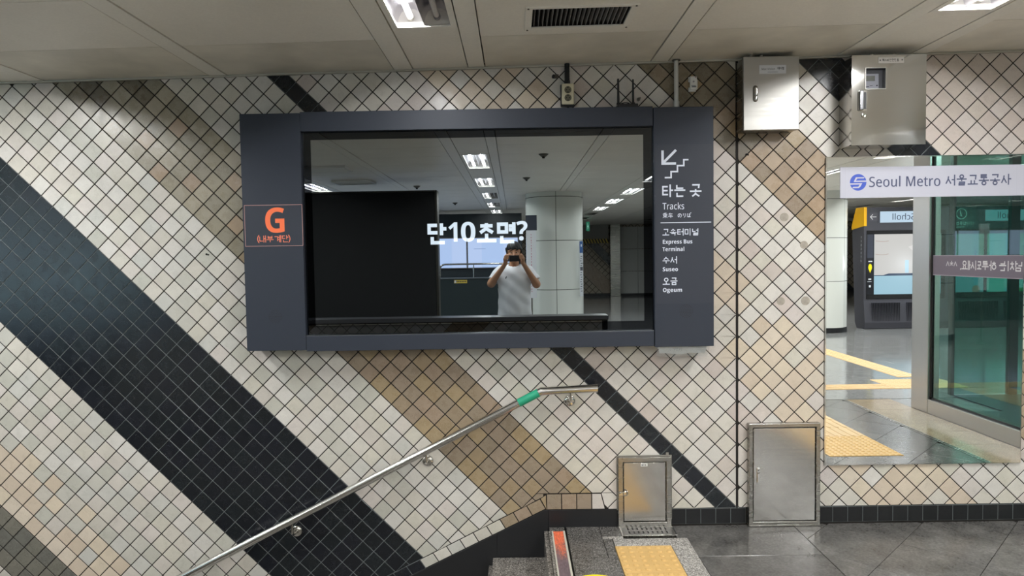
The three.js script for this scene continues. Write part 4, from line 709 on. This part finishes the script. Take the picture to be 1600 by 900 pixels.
// the far wall with its tiled bands
{
  const Z = 24, w = struct('wall_front', [bx(-8.3, 16.3, -0.3, 3.4, Z, Z + 0.3)], M.plaster);
  const tileTex = dataTex(512, (i) => { const x = (i % 512) / 512 * 16, y = Math.floor(i / 512) / 512 * 16, a = (x + y) / 2, b = (x - y) / 2, fa = a - Math.floor(a), fb = b - Math.floor(b), c = Math.min(fa, 1 - fa, fb, 1 - fb) < 0.05 ? 60 : 196 + 22 * (f3[i] - 0.5); return [c, c - 6, c - 16]; }, true, 1);
  tileTex.repeat.set(1 / 2.1, 1 / 2.1);
  obj('tile_field', bx(-7.9, 15.9, 0.12, 2.9, Z - 0.012, Z - 0.001), std(0xd0c8ba, 0.5, 0, { map: tileTex }), w).userData.kind = 'stuff';
  obj('skirting', bx(-7.9, 15.9, 0.0, 0.12, Z - 0.02, Z - 0.001), M.blackStone, w);
  const stripe = (x, wd, mat) => { const h = 2.75; obj('tile_band', slab([[-x - wd, 0.12], [-x, 0.12], [-x + h, 0.12 + h], [-x - wd + h, 0.12 + h]], 0, 0.008, 0.001).rotateY(Math.PI).translate(0, 0, Z - 0.013), mat, w); };
  for (const s of [4.95, 13.4, 16.5, -3]) { stripe(s, 0.45, M.black[0]); stripe(s - 1.35, 0.75, M.brown[4]); }
  const cols = [[4.05, 0.2], [9.2, 0.2]]; for (const [x, r] of cols) obj('steel_post', rbx(x - r, x + r, 0, 2.95, Z - 0.32, Z - 0.02, 0.01), M.steelDull, w);
  for (const x of [4.3, 5.0, 5.7, 6.4]) for (const y of [0.1, 1.0, 1.9]) obj('wall_panel', rbx(x, x + 0.69, y, y + 0.885, Z - 0.05, Z - 0.014, 0.004), std(0xb9b9b4, 0.35), w);
  const hz = canvasTex(512, 64, (g, a, b) => { g.fillStyle = '#1b1b1a'; g.fillRect(0, 0, a, b); g.fillStyle = '#c8ad4a'; for (let k = -1; k < 10; k++) { g.beginPath(); g.moveTo(k * 56, b); g.lineTo(k * 56 + 26, b); g.lineTo(k * 56 + 62, 0); g.lineTo(k * 56 + 36, 0); g.fill(); } });
  const h = thing('hazard_beam', 'low beam with yellow and black stripes mirrored right of the column', 'beam', [3.2, 2.22, 23.5]); sheet('striped_face', 1.1, 0.17, print(hz), h, 0, 0, -0.012, Math.PI, 0.02); obj('beam', bx(-0.55, 0.55, -0.085, 0.72, 0, 0.4), std(0x7c7a74, 0.7), h);
  const et = canvasTex(64, 160, (g, a, b) => { g.fillStyle = '#3fae86'; g.fillRect(0, 0, a, b); g.fillStyle = '#eafff6'; g.beginPath(); g.arc(38, 36, 9, 0, 7); g.fill(); g.lineWidth = 9; g.strokeStyle = '#eafff6'; g.beginPath(); g.moveTo(34, 50); g.lineTo(28, 84); g.lineTo(44, 104); g.lineTo(38, 130); g.moveTo(28, 84); g.lineTo(12, 116); g.moveTo(14, 66); g.lineTo(48, 62); g.stroke(); });
  const e = thing('exit_sign', 'small green lit exit sign mirrored beside the column', 'sign', [2.46, 2.62, 19.0]); obj('housing', rbx(-0.06, 0.06, -0.16, 0.16, 0, 0.08, 0.005), M.steelDull, e); sheet('face', 0.11, 0.3, glowPrint(et, 0.7), e, 0, 0, -0.002, Math.PI, 0.003); obj('hanger', cyl(0.006, 0.006, 0.08, 0, 0.196, 0.04), M.steelDark, e);
  screenLamp(e, 0x6fe0b0, 0.03, 0, 0, -0.06);
}
// digital kiosks across the hall, seen in the mirror
const adTex = canvasTex(512, 680, (g, w, h) => {
  const s = g.createLinearGradient(0, 0, 0, 1); g.fillStyle = '#dcd9d6'; g.fillRect(0, 0, w, h); g.fillStyle = '#a9d3e6'; g.fillRect(0, 470, w, 210); g.fillStyle = '#1d3a5c'; g.beginPath(); g.moveTo(0, 444); g.lineTo(400, 444); g.lineTo(440, 462); g.lineTo(w, 462); g.lineTo(w, 470); g.lineTo(0, 470); g.fill();
  g.strokeStyle = '#c7b5ad'; g.lineWidth = 7; g.beginPath(); g.moveTo(w - 10, 74); g.quadraticCurveTo(w - 70, 90, w - 110, 76); g.moveTo(w - 10, 224); g.quadraticCurveTo(w - 70, 240, w - 110, 222); g.stroke();
  g.strokeStyle = '#efebe9'; g.lineWidth = 26; g.beginPath(); g.moveTo(150, 100); g.lineTo(232, 150); g.lineTo(150, 260); g.stroke(); g.strokeStyle = '#5866b8'; g.lineWidth = 16; g.beginPath(); g.moveTo(150, 190); g.lineTo(150, 300); g.stroke();
  g.fillStyle = '#bfe6fb'; g.font = 'bold 190px sans-serif'; g.fillText('oll', 60, 440); g.fillStyle = '#9fd7f2'; g.fillRect(90, 440, 80, 170); g.fillStyle = '#e8a69a'; g.beginPath(); g.ellipse(130, 650, 70, 50, 0, 0, 7); g.fill();
});
const headTex = canvasTex(512, 128, (g, w, h) => { g.fillStyle = '#cfe6fb'; g.fillRect(0, 0, w, h); g.fillStyle = '#2a3350'; g.font = '96px sans-serif'; g.fillText('Scholl', 130, 98); });
const arrowTex = canvasTex(128, 128, (g, w, h) => { g.fillStyle = '#4a4a52'; g.fillRect(0, 0, w, h); g.strokeStyle = '#eef0f2'; g.lineWidth = 8; g.beginPath(); g.moveTo(16, 64); g.lineTo(112, 64); g.moveTo(72, 22); g.lineTo(112, 64); g.lineTo(72, 106); g.stroke(); });
const infoTex = canvasTex(256, 256, (g, w, h) => { g.fillStyle = '#3f4a4e'; g.fillRect(0, 0, w, h); g.strokeStyle = g.fillStyle = '#e6efec'; g.lineWidth = 9; g.beginPath(); g.arc(160, 80, 60, 0, 7); g.stroke(); g.font = 'italic bold 84px serif'; g.fillText('i', 146, 108); write(g, '디지털종합', 10, 172, 40, 0.1, { sx: 1.05 }); g.fillRect(120, 232, 110, 6); });
const mapTex = canvasTex(512, 512, (g, w, h) => { const c = ['#8fd6cf', '#7fc9e0', '#c9a04e', '#6a4ec0', '#3b74c8', '#2f9c5a', '#9c7cc0', '#7fb9c0', '#7faab8', '#4a8fb8']; g.fillStyle = '#6fa3ae'; g.fillRect(0, 0, w, h); let x = w; c.forEach((q, k) => { const b = [180, 60, 16, 36, 26, 44, 40, 40, 40, 30][k]; g.fillStyle = q; g.fillRect(x - b, 0, b, h); x -= b; }); g.fillStyle = '#dff3f0'; for (let k = 0; k < 12; k++) g.fillRect(30 + (k * 37) % 160, 30 + k * 22, 60, 5); g.fillStyle = '#bfe3e6'; g.fillRect(40, 330, 300, 150); });
function kiosk(x, z, w, label, second) {
  const t = thing('digital_kiosk', label, 'kiosk', [x, 0, z]);                     // front at z = 0, looking to -z
  const dark = std(0x45454c, 0.5, 0.2), D = 0.5;
  const prof = new THREE.Shape([[0.02, 0.0], [D - 0.22, 0.0], [D - 0.14, 0.12], [D, 2.0], [D, 2.2], [D - 0.18, 2.58], [0.0, 2.58], [0, 0.6], [-0.05, 0.14], [-0.03, 0.02]].map(([a, b]) => new THREE.Vector2(a, b)));
  obj('body', new THREE.ExtrudeGeometry(prof, { depth: w, bevelEnabled: true, bevelSize: 0.012, bevelThickness: 0.012, bevelSegments: 2, steps: 1 }).rotateY(-Math.PI / 2).translate(w, 0, 0).scale(1, 1, 1), dark, t);
  const cap = new THREE.Shape([[-0.016, 2.2], [D + 0.016, 2.14], [D + 0.016, 2.22], [D - 0.17, 2.6], [-0.016, 2.6]].map(([a, b]) => new THREE.Vector2(a, b)));
  if (!second) obj('corner_cap', new THREE.ExtrudeGeometry(cap, { depth: 0.06, bevelEnabled: false }).rotateY(-Math.PI / 2).translate(0.04, 0, 0), std(0xf0b414, 0.4), t);
  const head = obj('head_sign', rbx(0.28, Math.min(w - 0.05, 1.35), 2.255, 2.51, -0.02, 0, 0.006), dark, t); void head;
  const hx = second ? 0.85 : 0.82; sheet('head_screen', 1.0, 0.235, glowPrint(headTex, 0.95), t, hx + (second ? 0.35 : 0), 2.385, -0.022, Math.PI, 0.004);
  if (second) sheet('icon_print', 0.46, 0.46, print(infoTex, 0.5), t, 0.25, 2.34, -0.0235, Math.PI, 0.003); else sheet('arrow_print', 0.17, 0.17, print(arrowTex, 0.5), t, 0.18, 2.39, -0.0145, Math.PI, 0.003);
  obj('screen_bezel', rbx(0.04, w - 0.06, 0.64, 2.1, -0.022, 0, 0.02, 4), M.gap, t);
  if (second) {
    sheet('screen', 0.62, 1.24, glowPrint(adTex, 0.8), t, 0.37, 1.38, -0.0225, Math.PI, 0.006); sheet('screen', 1.1, 1.24, glowPrint(mapTex, 1.0), t, 1.3, 1.38, -0.0225, Math.PI, 0.006);
  } else { sheet('screen', w - 0.36, 1.28, glowPrint(adTex, 0.95), t, 0.16 + (w - 0.36) / 2 + 0.04, 1.38, -0.0225, Math.PI, 0.006);
    const sd = canvasTex(128, 640, (g, a, b) => { g.fillStyle = '#202126'; g.fillRect(0, 0, a, b); g.fillStyle = '#3a3d48'; g.fillRect(0, 0, a, 250); g.fillStyle = '#e8d61a'; g.beginPath(); g.arc(64, 350, 38, 0, 7); g.fill(); g.beginPath(); g.moveTo(30, 366); g.lineTo(64, 412); g.lineTo(98, 366); g.fill(); g.fillStyle = '#cfd2d8'; g.fillRect(20, 282, 80, 10); g.fillRect(40, 470, 60, 14); g.fillRect(30, 500, 90, 5); g.fillRect(46, 540, 40, 24); });
    sheet('side_print', 0.13, 1.28, print(sd, 0.3), t, 0.115, 1.38, -0.0225, Math.PI, 0.004);
    const vt = canvasTex(64, 400, (g, a, b) => { g.fillStyle = '#45454c'; g.fillRect(0, 0, a, b); g.strokeStyle = g.fillStyle = '#d8dade'; let yy = 6; for (const ch of '디지털종합안내') { g.lineWidth = 4; syllable(g, ch, 14, yy, 34); yy += 56; } });
    sheet('edge_print', 0.07, 0.6, print(vt, 0.4), t, -0.0145, 1.7, 0.1, -Math.PI / 2, 0.003); }
  const slat = bx(-0.006, 0.006, 0.17, 0.56, -0.075, -0.03); for (let b = 0; b < 2; b++) { const x0 = 0.16 + b * (w - 0.36) * 0.52, n = Math.floor((w - 0.5) * 0.5 / 0.034); for (let k = 0; k < n; k++) { const s = obj('vent_slat', slat, std(0x34343a, 0.5, 0.2), t); s.position.x = x0 + k * 0.034; s.position.z = 0.012; s.rotation.x = 0; } }
  screenLamp(t, 0xe6f0f6, POSTER_LIGHT * 1.2, w / 2, 1.38, -0.3);
  return t;
}
kiosk(7.47, 10.6, 1.78, 'dark kiosk with a yellow corner cap and a lit advert, left one in the mirror', false);
kiosk(9.32, 10.6, 2.2, 'dark information kiosk mirrored behind the teal glass', true);
// glass enclosure with steel posts on the right, outside the picture but in the mirror
{
  const t = thing('glass_enclosure', 'teal glass enclosure with brushed steel posts mirrored at the right of the mirror', 'glass enclosure', [4.22, 0, 0]);
  const glass = new THREE.MeshPhysicalMaterial({ color: 0xc4e0da, roughness: 0.0, transmission: 1, thickness: 0, ior: 1.5 });
  const st = std(0xd2d0ce, 0.62, 1, { roughnessMap: brushTex });
  obj('post', rbx(0, 0.12, 0, 2.86, 2.87, 3.16, 0.006), st, t); obj('post', rbx(0, 0.12, 0, 2.86, 1.28, 1.49, 0.006), st, t); const inner = std(0x1c2526, 0.5); obj('inner_floor', [bx(0.12, 0.78, 0.002, 0.012, 1.3, 2.86), bx(0.78, 2.4, 0.002, 0.012, 1.3, 3.68)], inner, t); obj('mullion', rbx(0.74, 0.78, 0.012, 2.86, 3.66, 3.72, 0.004), inner, t); obj('mullion', rbx(1.4, 1.5, 0.012, 2.86, 3.66, 3.72, 0.004), inner, t); obj('mullion', rbx(2.36, 2.42, 0.012, 2.86, 3.66, 3.72, 0.004), inner, t);
  obj('kerb', rbx(0.004, 0.1, 0, 0.145, 1.49, 2.87, 0.004), st, t);
  obj('gasket', [bx(0.03, 0.05, 0.145, 2.8, 2.845, 2.87), bx(0.03, 0.05, 0.145, 2.8, 1.49, 1.505), bx(0.03, 0.05, 0.145, 0.165, 1.49, 2.87)], M.blackPlastic, t);
  obj('pane', bx(0.035, 0.045, 0.165, 2.8, 1.505, 2.845), glass, t); obj('pane', bx(0.78, 1.4, 0.02, 2.8, 3.685, 3.695), glass, t); obj('pane', bx(1.5, 2.36, 0.02, 2.8, 3.685, 3.695), glass, t);
  obj('head_rail', rbx(0.004, 0.1, 2.72, 2.86, 1.49, 2.87, 0.004), st, t); obj('head_rail', rbx(0.74, 2.42, 2.74, 2.88, 3.66, 3.72, 0.004), inner, t);
  const bt = canvasTex(1600, 260, (g, w, h) => { g.fillStyle = '#6f6573'; g.fillRect(0, 0, w, h); g.fillStyle = '#a79aa6'; g.fillRect(0, 0, w, 8); g.fillRect(0, h - 8, w, 8); g.strokeStyle = g.fillStyle = '#d9d6da'; let x = write(g, '넘치는 하루되세요', 120, 62, 116, 0.12, { sx: 0.95 }); g.fillRect(x, 160, 16, 18); write(g, ' ^*^', x + 30, 62, 116, 0.12, {}); });
  sheet('banner', 1.335, 0.2, print(bt, 0.5), t, 0.03, 1.52, 2.175, -Math.PI / 2, 0.003);
}
// back-lit adverts on the left wall, out of the picture: their light lies on the black tiles
{
  const pt = canvasTex(256, 256, (g, w, h) => { g.fillStyle = '#bfe2ee'; g.fillRect(0, 0, w, h); g.fillStyle = '#8fc6da'; g.fillRect(0, 150, w, 106); g.fillStyle = '#eaf6fa'; g.fillRect(30, 40, 120, 70); });
  for (let k = 0; k < 3; k++) { const p = thing('light_box_advert', 'large back-lit advert on the left side wall, number ' + ['nearest the stairs', 'in the middle', 'farthest along'][k], 'advert', [-7.98, 1.55, 5.2 + k * 2.9], Math.PI / 2); p.userData.label = ['large back-lit advert nearest the stairs on the left side wall', 'middle one of the back-lit adverts on the left side wall', 'back-lit advert farthest along the left side wall'][k];
    sheet('face', 2.5, 1.7, glowPrint(pt, 1.0), p, 0, 0, 0.06, 0, 0.01); obj('box', rbx(-1.3, 1.3, -0.9, 0.9, 0, 0.055, 0.006), M.steelDark, p); const l = new THREE.RectAreaLight(0xbfe4f2, POSTER_LIGHT, 2.5, 1.7); l.position.z = 0.08; l.rotation.y = Math.PI; p.add(l); }
}

// ------------------------------------------------------------------ the person taking the picture (mirrored in the display)
function sdfMesh(bones, k, lo, hi, cell, extra) {         // tapered capsules joined by a smooth minimum
  const n = Math.ceil(Math.max(hi[0] - lo[0], hi[1] - lo[1], hi[2] - lo[2]) / cell), half = (n * cell) / 2, c = [(lo[0] + hi[0]) / 2, (lo[1] + hi[1]) / 2, (lo[2] + hi[2]) / 2];
  const mc = new MarchingCubes(n, new THREE.MeshStandardMaterial(), false, false, 400000); mc.isolation = 0; mc.reset();
  const B = bones.map(([a, ra, b, rb]) => { const d = [b[0] - a[0], b[1] - a[1], b[2] - a[2]]; return { a, ra, rb, d, l: d[0] ** 2 + d[1] ** 2 + d[2] ** 2 || 1e-9 }; });
  for (let z = 0; z < n; z++) for (let y = 0; y < n; y++) for (let x = 0; x < n; x++) {
    const p = [c[0] + (x - n / 2) / (n / 2) * half, c[1] + (y - n / 2) / (n / 2) * half, c[2] + (z - n / 2) / (n / 2) * half]; let s = 0;
    for (const b of B) { const q = [p[0] - b.a[0], p[1] - b.a[1], p[2] - b.a[2]], t = Math.max(0, Math.min(1, (q[0] * b.d[0] + q[1] * b.d[1] + q[2] * b.d[2]) / b.l)), d = Math.hypot(q[0] - b.d[0] * t, q[1] - b.d[1] * t, q[2] - b.d[2] * t) - (b.ra + (b.rb - b.ra) * t); if (d < k * 8) s += Math.exp(-d / k); }
    let v = s > 0 ? -k * Math.log(s) : 1; if (extra) v = extra(v, p);
    mc.field[x + y * n + z * n * n] = -v;
  }
  mc.update();
  const g = new THREE.BufferGeometry(), m = mc.count, P = new Float32Array(m * 3), N = new Float32Array(m * 3);
  for (let i = 0; i < m; i++) for (let q = 0; q < 3; q++) { P[i * 3 + q] = mc.positionArray[i * 3 + q] * half + c[q]; N[i * 3 + q] = mc.normalArray[i * 3 + q]; }
  g.setAttribute('position', new THREE.BufferAttribute(P, 3)); g.setAttribute('normal', new THREE.BufferAttribute(N, 3)); g.setAttribute('uv', new THREE.BufferAttribute(new Float32Array(m * 2), 2)); return g;
}
{
  const skin = std(0xb98a6c, 0.55), cloth = std(0xdcdee2, 0.85), hairM = std(0x191716, 0.6), trousers = std(0x23252b, 0.85), shoe = std(0xd5d5d2, 0.6);
  const PX = 0.0, PZ = 4.58;                              // stands behind the parapet and looks at the wall (-z)
  const t = thing('person', 'person in a white T-shirt holding up a phone, mirrored in the display', 'person', [PX, 0, PZ]);
  const H = V3(0, 1.715, -0.02), sgn = [-1, 1], bones = [];
  bones.push([[0, 1.3, 0.02], 0.12, [0, 1.42, 0.02], 0.125], [[-0.12, 1.47, 0.02], 0.055, [0.12, 1.47, 0.02], 0.055], [[0, 1.05, 0.02], 0.125, [0, 1.3, 0.02], 0.12], [[0, 1.5, 0.02], 0.062, [0, 1.62, -0.01], 0.056], [[-0.09, 0.98, 0.02], 0.1, [0.09, 0.98, 0.02], 0.1]);
  const elbow = [[-0.285, 1.345, -0.02], [0.272, 1.33, -0.02]], wrist = [[-0.115, 1.575, -0.27], [0.115, 1.58, -0.27]], sh = [[-0.19, 1.485, 0.02], [0.19, 1.485, 0.02]];
  sgn.forEach((s, i) => { bones.push([sh[i], 0.056, elbow[i], 0.042], [elbow[i], 0.043, wrist[i], 0.026], [[s * 0.09, 0.95, 0.02], 0.09, [s * 0.1, 0.52, 0.0], 0.058], [[s * 0.1, 0.52, 0.0], 0.058, [s * 0.105, 0.1, 0.03], 0.04], [[s * 0.105, 0.08, 0.03], 0.04, [s * 0.12, 0.04, -0.1], 0.034]); });
  const parts = [sdfMesh(bones, 0.014, [-0.36, 0.0, -0.34], [0.36, 1.66, 0.2], 0.014)];
  // the head: skull, jaw, nose, brows, lips, ears
  const hb = [[[0, H.y + 0.035, 0.0], 0.088, [0, H.y + 0.03, -0.025], 0.08], [[0, H.y - 0.02, -0.03], 0.07, [0, H.y - 0.06, -0.04], 0.055], [[0, H.y - 0.085, -0.055], 0.034, [0, H.y - 0.09, -0.07], 0.026], [[0, H.y + 0.01, -0.098], 0.011, [0, H.y - 0.028, -0.116], 0.014], [[-0.028, H.y - 0.032, -0.09], 0.012, [0.028, H.y - 0.032, -0.09], 0.012], [[-0.045, H.y + 0.028, -0.082], 0.013, [0.045, H.y + 0.028, -0.082], 0.013], [[-0.022, H.y - 0.058, -0.088], 0.009, [0.022, H.y - 0.058, -0.088], 0.009], [[-0.04, H.y - 0.02, -0.07], 0.026, [0.04, H.y - 0.02, -0.07], 0.026], [[0, H.y - 0.11, 0.0], 0.056, [0, H.y - 0.05, 0.0], 0.065]];
  sgn.forEach((s) => hb.push([[s * 0.084, H.y + 0.012, 0.0], 0.012, [s * 0.088, H.y - 0.03, -0.006], 0.009]));
  parts.push(sdfMesh(hb, 0.0045, [-0.12, H.y - 0.16, -0.14], [0.12, H.y + 0.15, 0.12], 0.0042));
  // the hands around the phone: palms, four fingers over the far side, thumb below
  const phone = V3(0.0, 1.652, -0.325);                   // centre, in the person's space
  sgn.forEach((s, i) => {
    const w = wrist[i], ex = phone.x + s * 0.076, q = [];
    q.push([w, 0.026, [ex + s * 0.026, 1.6, -0.29], 0.024], [[ex + s * 0.024, 1.602, -0.292], 0.022, [ex + s * 0.03, 1.64, -0.3], 0.02], [[ex + s * 0.03, 1.612, -0.3], 0.018, [ex + s * 0.036, 1.65, -0.312], 0.015]);
    [[0.0, 0.03, 0.0082], [0.014, 0.026, 0.0085], [0.028, 0.02, 0.0083], [0.041, 0.012, 0.0074]].forEach(([dy, reach, r], f) => { const y0 = 1.69 - dy * 1.1, k1 = [ex + s * 0.03, y0 - 0.012, -0.312], k2 = [ex + s * 0.02, y0, -0.342], k3 = [ex - s * (reach * 0.4), y0 + 0.002, -0.3475 - (f < 1 ? 0.001 : 0)]; q.push([[ex + s * 0.033, 1.655 - dy * 0.6, -0.3], 0.011, k1, 0.0095], [k1, 0.0092, k2, r], [k2, r, k3, r * 0.86]); });
    q.push([[ex + s * 0.026, 1.61, -0.295], 0.014, [ex + s * 0.014, 1.617, -0.305], 0.011], [[ex + s * 0.014, 1.617, -0.305], 0.0105, [ex - s * 0.014, 1.634, -0.306], 0.0088]);
    const xs = [ex - s * 0.04, ex + s * 0.06]; parts.push(sdfMesh(q, 0.003, [Math.min(...xs), 1.56, -0.37], [Math.max(...xs), 1.71, -0.25], 0.003));
  });
  obj('body', parts, skin, t);
  const eyeW = std(0xe9e6e0, 0.3), eyeB = std(0x241a14, 0.2);
  sgn.forEach((s) => { const e = obj('eye', at(new THREE.SphereGeometry(0.0108, 14, 10), s * 0.032, H.y + 0.008, -0.0872), eyeW, t); obj('iris', at(new THREE.SphereGeometry(0.0062, 12, 8).scale(1, 1, 0.5), s * 0.032, H.y + 0.006, -0.0966), eyeB, e); obj('eyebrow', at(new THREE.CapsuleGeometry(0.004, 0.03, 4, 8).rotateZ(Math.PI / 2 + s * 0.12), s * 0.034, H.y + 0.034, -0.1005), hairM, t); });
  obj('lips', at(new THREE.CapsuleGeometry(0.0055, 0.03, 4, 10).rotateZ(Math.PI / 2), 0, H.y - 0.059, -0.0985), std(0xa8665a, 0.5), t);
  // hair: a cap with a fringe down to the brows
  const fr = []; for (let k = -4; k <= 4; k++) fr.push([[k * 0.017, H.y + 0.105 - 0.0012 * k * k, -0.066 + 0.0014 * k * k], 0.016, [k * 0.019 + 0.006, H.y + 0.05 + 0.005 * ((k + 4) % 2), -0.098 + 0.0024 * k * k], 0.009]);
  obj('hair', sdfMesh([[[0, H.y + 0.056, 0.012], 0.094, [0, H.y + 0.056, -0.022], 0.088], [[0, H.y + 0.0, 0.045], 0.078, [0, H.y - 0.045, 0.05], 0.055], [[-0.086, H.y + 0.05, -0.01], 0.022, [-0.088, H.y + 0.012, -0.02], 0.012], [[0.086, H.y + 0.05, -0.01], 0.022, [0.088, H.y + 0.012, -0.02], 0.012], ...fr], 0.004, [-0.13, H.y - 0.12, -0.14], [0.13, H.y + 0.18, 0.14], 0.0052, (v, p) => Math.max(v + 0.0016 * Math.sin(p[0] * 210 + p[1] * 60), Math.min(-0.04 - p[2], H.y + 0.044 + 0.006 * Math.sin(p[0] * 120) - p[1]))), hairM, t);
  // T-shirt: loose, hanging straight, sleeves to the elbows
  const ts = [[[0, 1.45, 0.02], 0.145, [0, 1.0, 0.02], 0.15], [[-0.13, 1.47, 0.02], 0.085, [0.13, 1.47, 0.02], 0.085], [[-0.085, 1.4, 0.02], 0.11, [-0.09, 0.93, 0.02], 0.115], [[0.085, 1.4, 0.02], 0.11, [0.09, 0.93, 0.02], 0.115]];
  sgn.forEach((s, i) => ts.push([[s * 0.17, 1.475, 0.02], 0.082, [s * 0.245, 1.392, 0.0], 0.076]));
  const folds = (p) => 0.0045 * Math.sin(p[0] * 46 + 3 * Math.sin(p[1] * 7)) * Math.max(0, Math.min(1, (1.36 - p[1]) * 3)) + 0.003 * Math.sin((p[0] * 0.8 + p[1]) * 38);
  obj('t_shirt', sdfMesh(ts, 0.02, [-0.36, 0.86, -0.2], [0.36, 1.6, 0.24], 0.0095, (v, p) => { let w = v + folds(p); w = Math.max(w, 0.89 - p[1]); w = Math.max(w, 0.07 - Math.hypot(p[0], (p[2] + 0.012) * 1.05, Math.max(0, 1.535 - p[1]) * 1.6)); const el = sgn.map((s, i) => { const a = sh[i], b = elbow[i]; const d = [b[0] - a[0], b[1] - a[1], b[2] - a[2]], l = Math.hypot(...d); return ((p[0] - a[0]) * d[0] + (p[1] - a[1]) * d[1] + (p[2] - a[2]) * d[2]) / l - l * 0.72; }); if (Math.abs(p[0]) > 0.2 && p[1] > 1.28) w = Math.max(w, p[0] < 0 ? el[0] : el[1]); return w; }), cloth, t);
  obj('shirt_logo', at(new THREE.CapsuleGeometry(0.006, 0.02, 4, 8).rotateZ(-0.4).scale(1, 1, 0.35), -0.1, 1.42, -0.128), std(0x23242a, 0.8), t);
  const tb = [[[-0.08, 0.95, 0.02], 0.1, [0.08, 0.95, 0.02], 0.1]]; sgn.forEach((s) => tb.push([[s * 0.088, 0.9, 0.02], 0.1, [s * 0.102, 0.5, 0.005], 0.085], [[s * 0.102, 0.5, 0.005], 0.085, [s * 0.107, 0.12, 0.03], 0.072]));
  obj('trousers', sdfMesh(tb, 0.012, [-0.24, 0.05, -0.16], [0.24, 1.1, 0.2], 0.013, (v, p) => Math.max(v, 0.1 - p[1])), trousers, t);
  sgn.forEach((s) => obj('shoe', sdfMesh([[[s * 0.106, 0.045, 0.05], 0.045, [s * 0.12, 0.04, -0.12], 0.042], [[s * 0.106, 0.075, 0.03], 0.046, [s * 0.114, 0.06, -0.04], 0.04]], 0.012, [s * 0.11 - 0.1, -0.02, -0.22], [s * 0.11 + 0.1, 0.16, 0.14], 0.008, (v, p) => Math.max(v, 0.001 - p[1])), shoe, t));
  const ph = thing('smartphone', 'dark smartphone held sideways in front of the face', 'phone', [PX + phone.x, phone.y, PZ + phone.z]);
  obj('body', at(new RoundedBoxGeometry(0.152, 0.073, 0.0085, 4, 0.004), 0, 0, 0), std(0x1c1c20, 0.35), ph); obj('screen', bx(-0.072, 0.072, -0.033, 0.033, 0.0043, 0.0048), std(0x0a0a0c, 0.1), ph);
  obj('lens', [[-0.06, 0.024], [-0.06, 0.004], [-0.06, -0.016]].map(([x, y]) => disc(x, y, -0.005, 0.0068, 0.002, 18)), M.chrome, ph);
}

renderer.render(scene, camera);
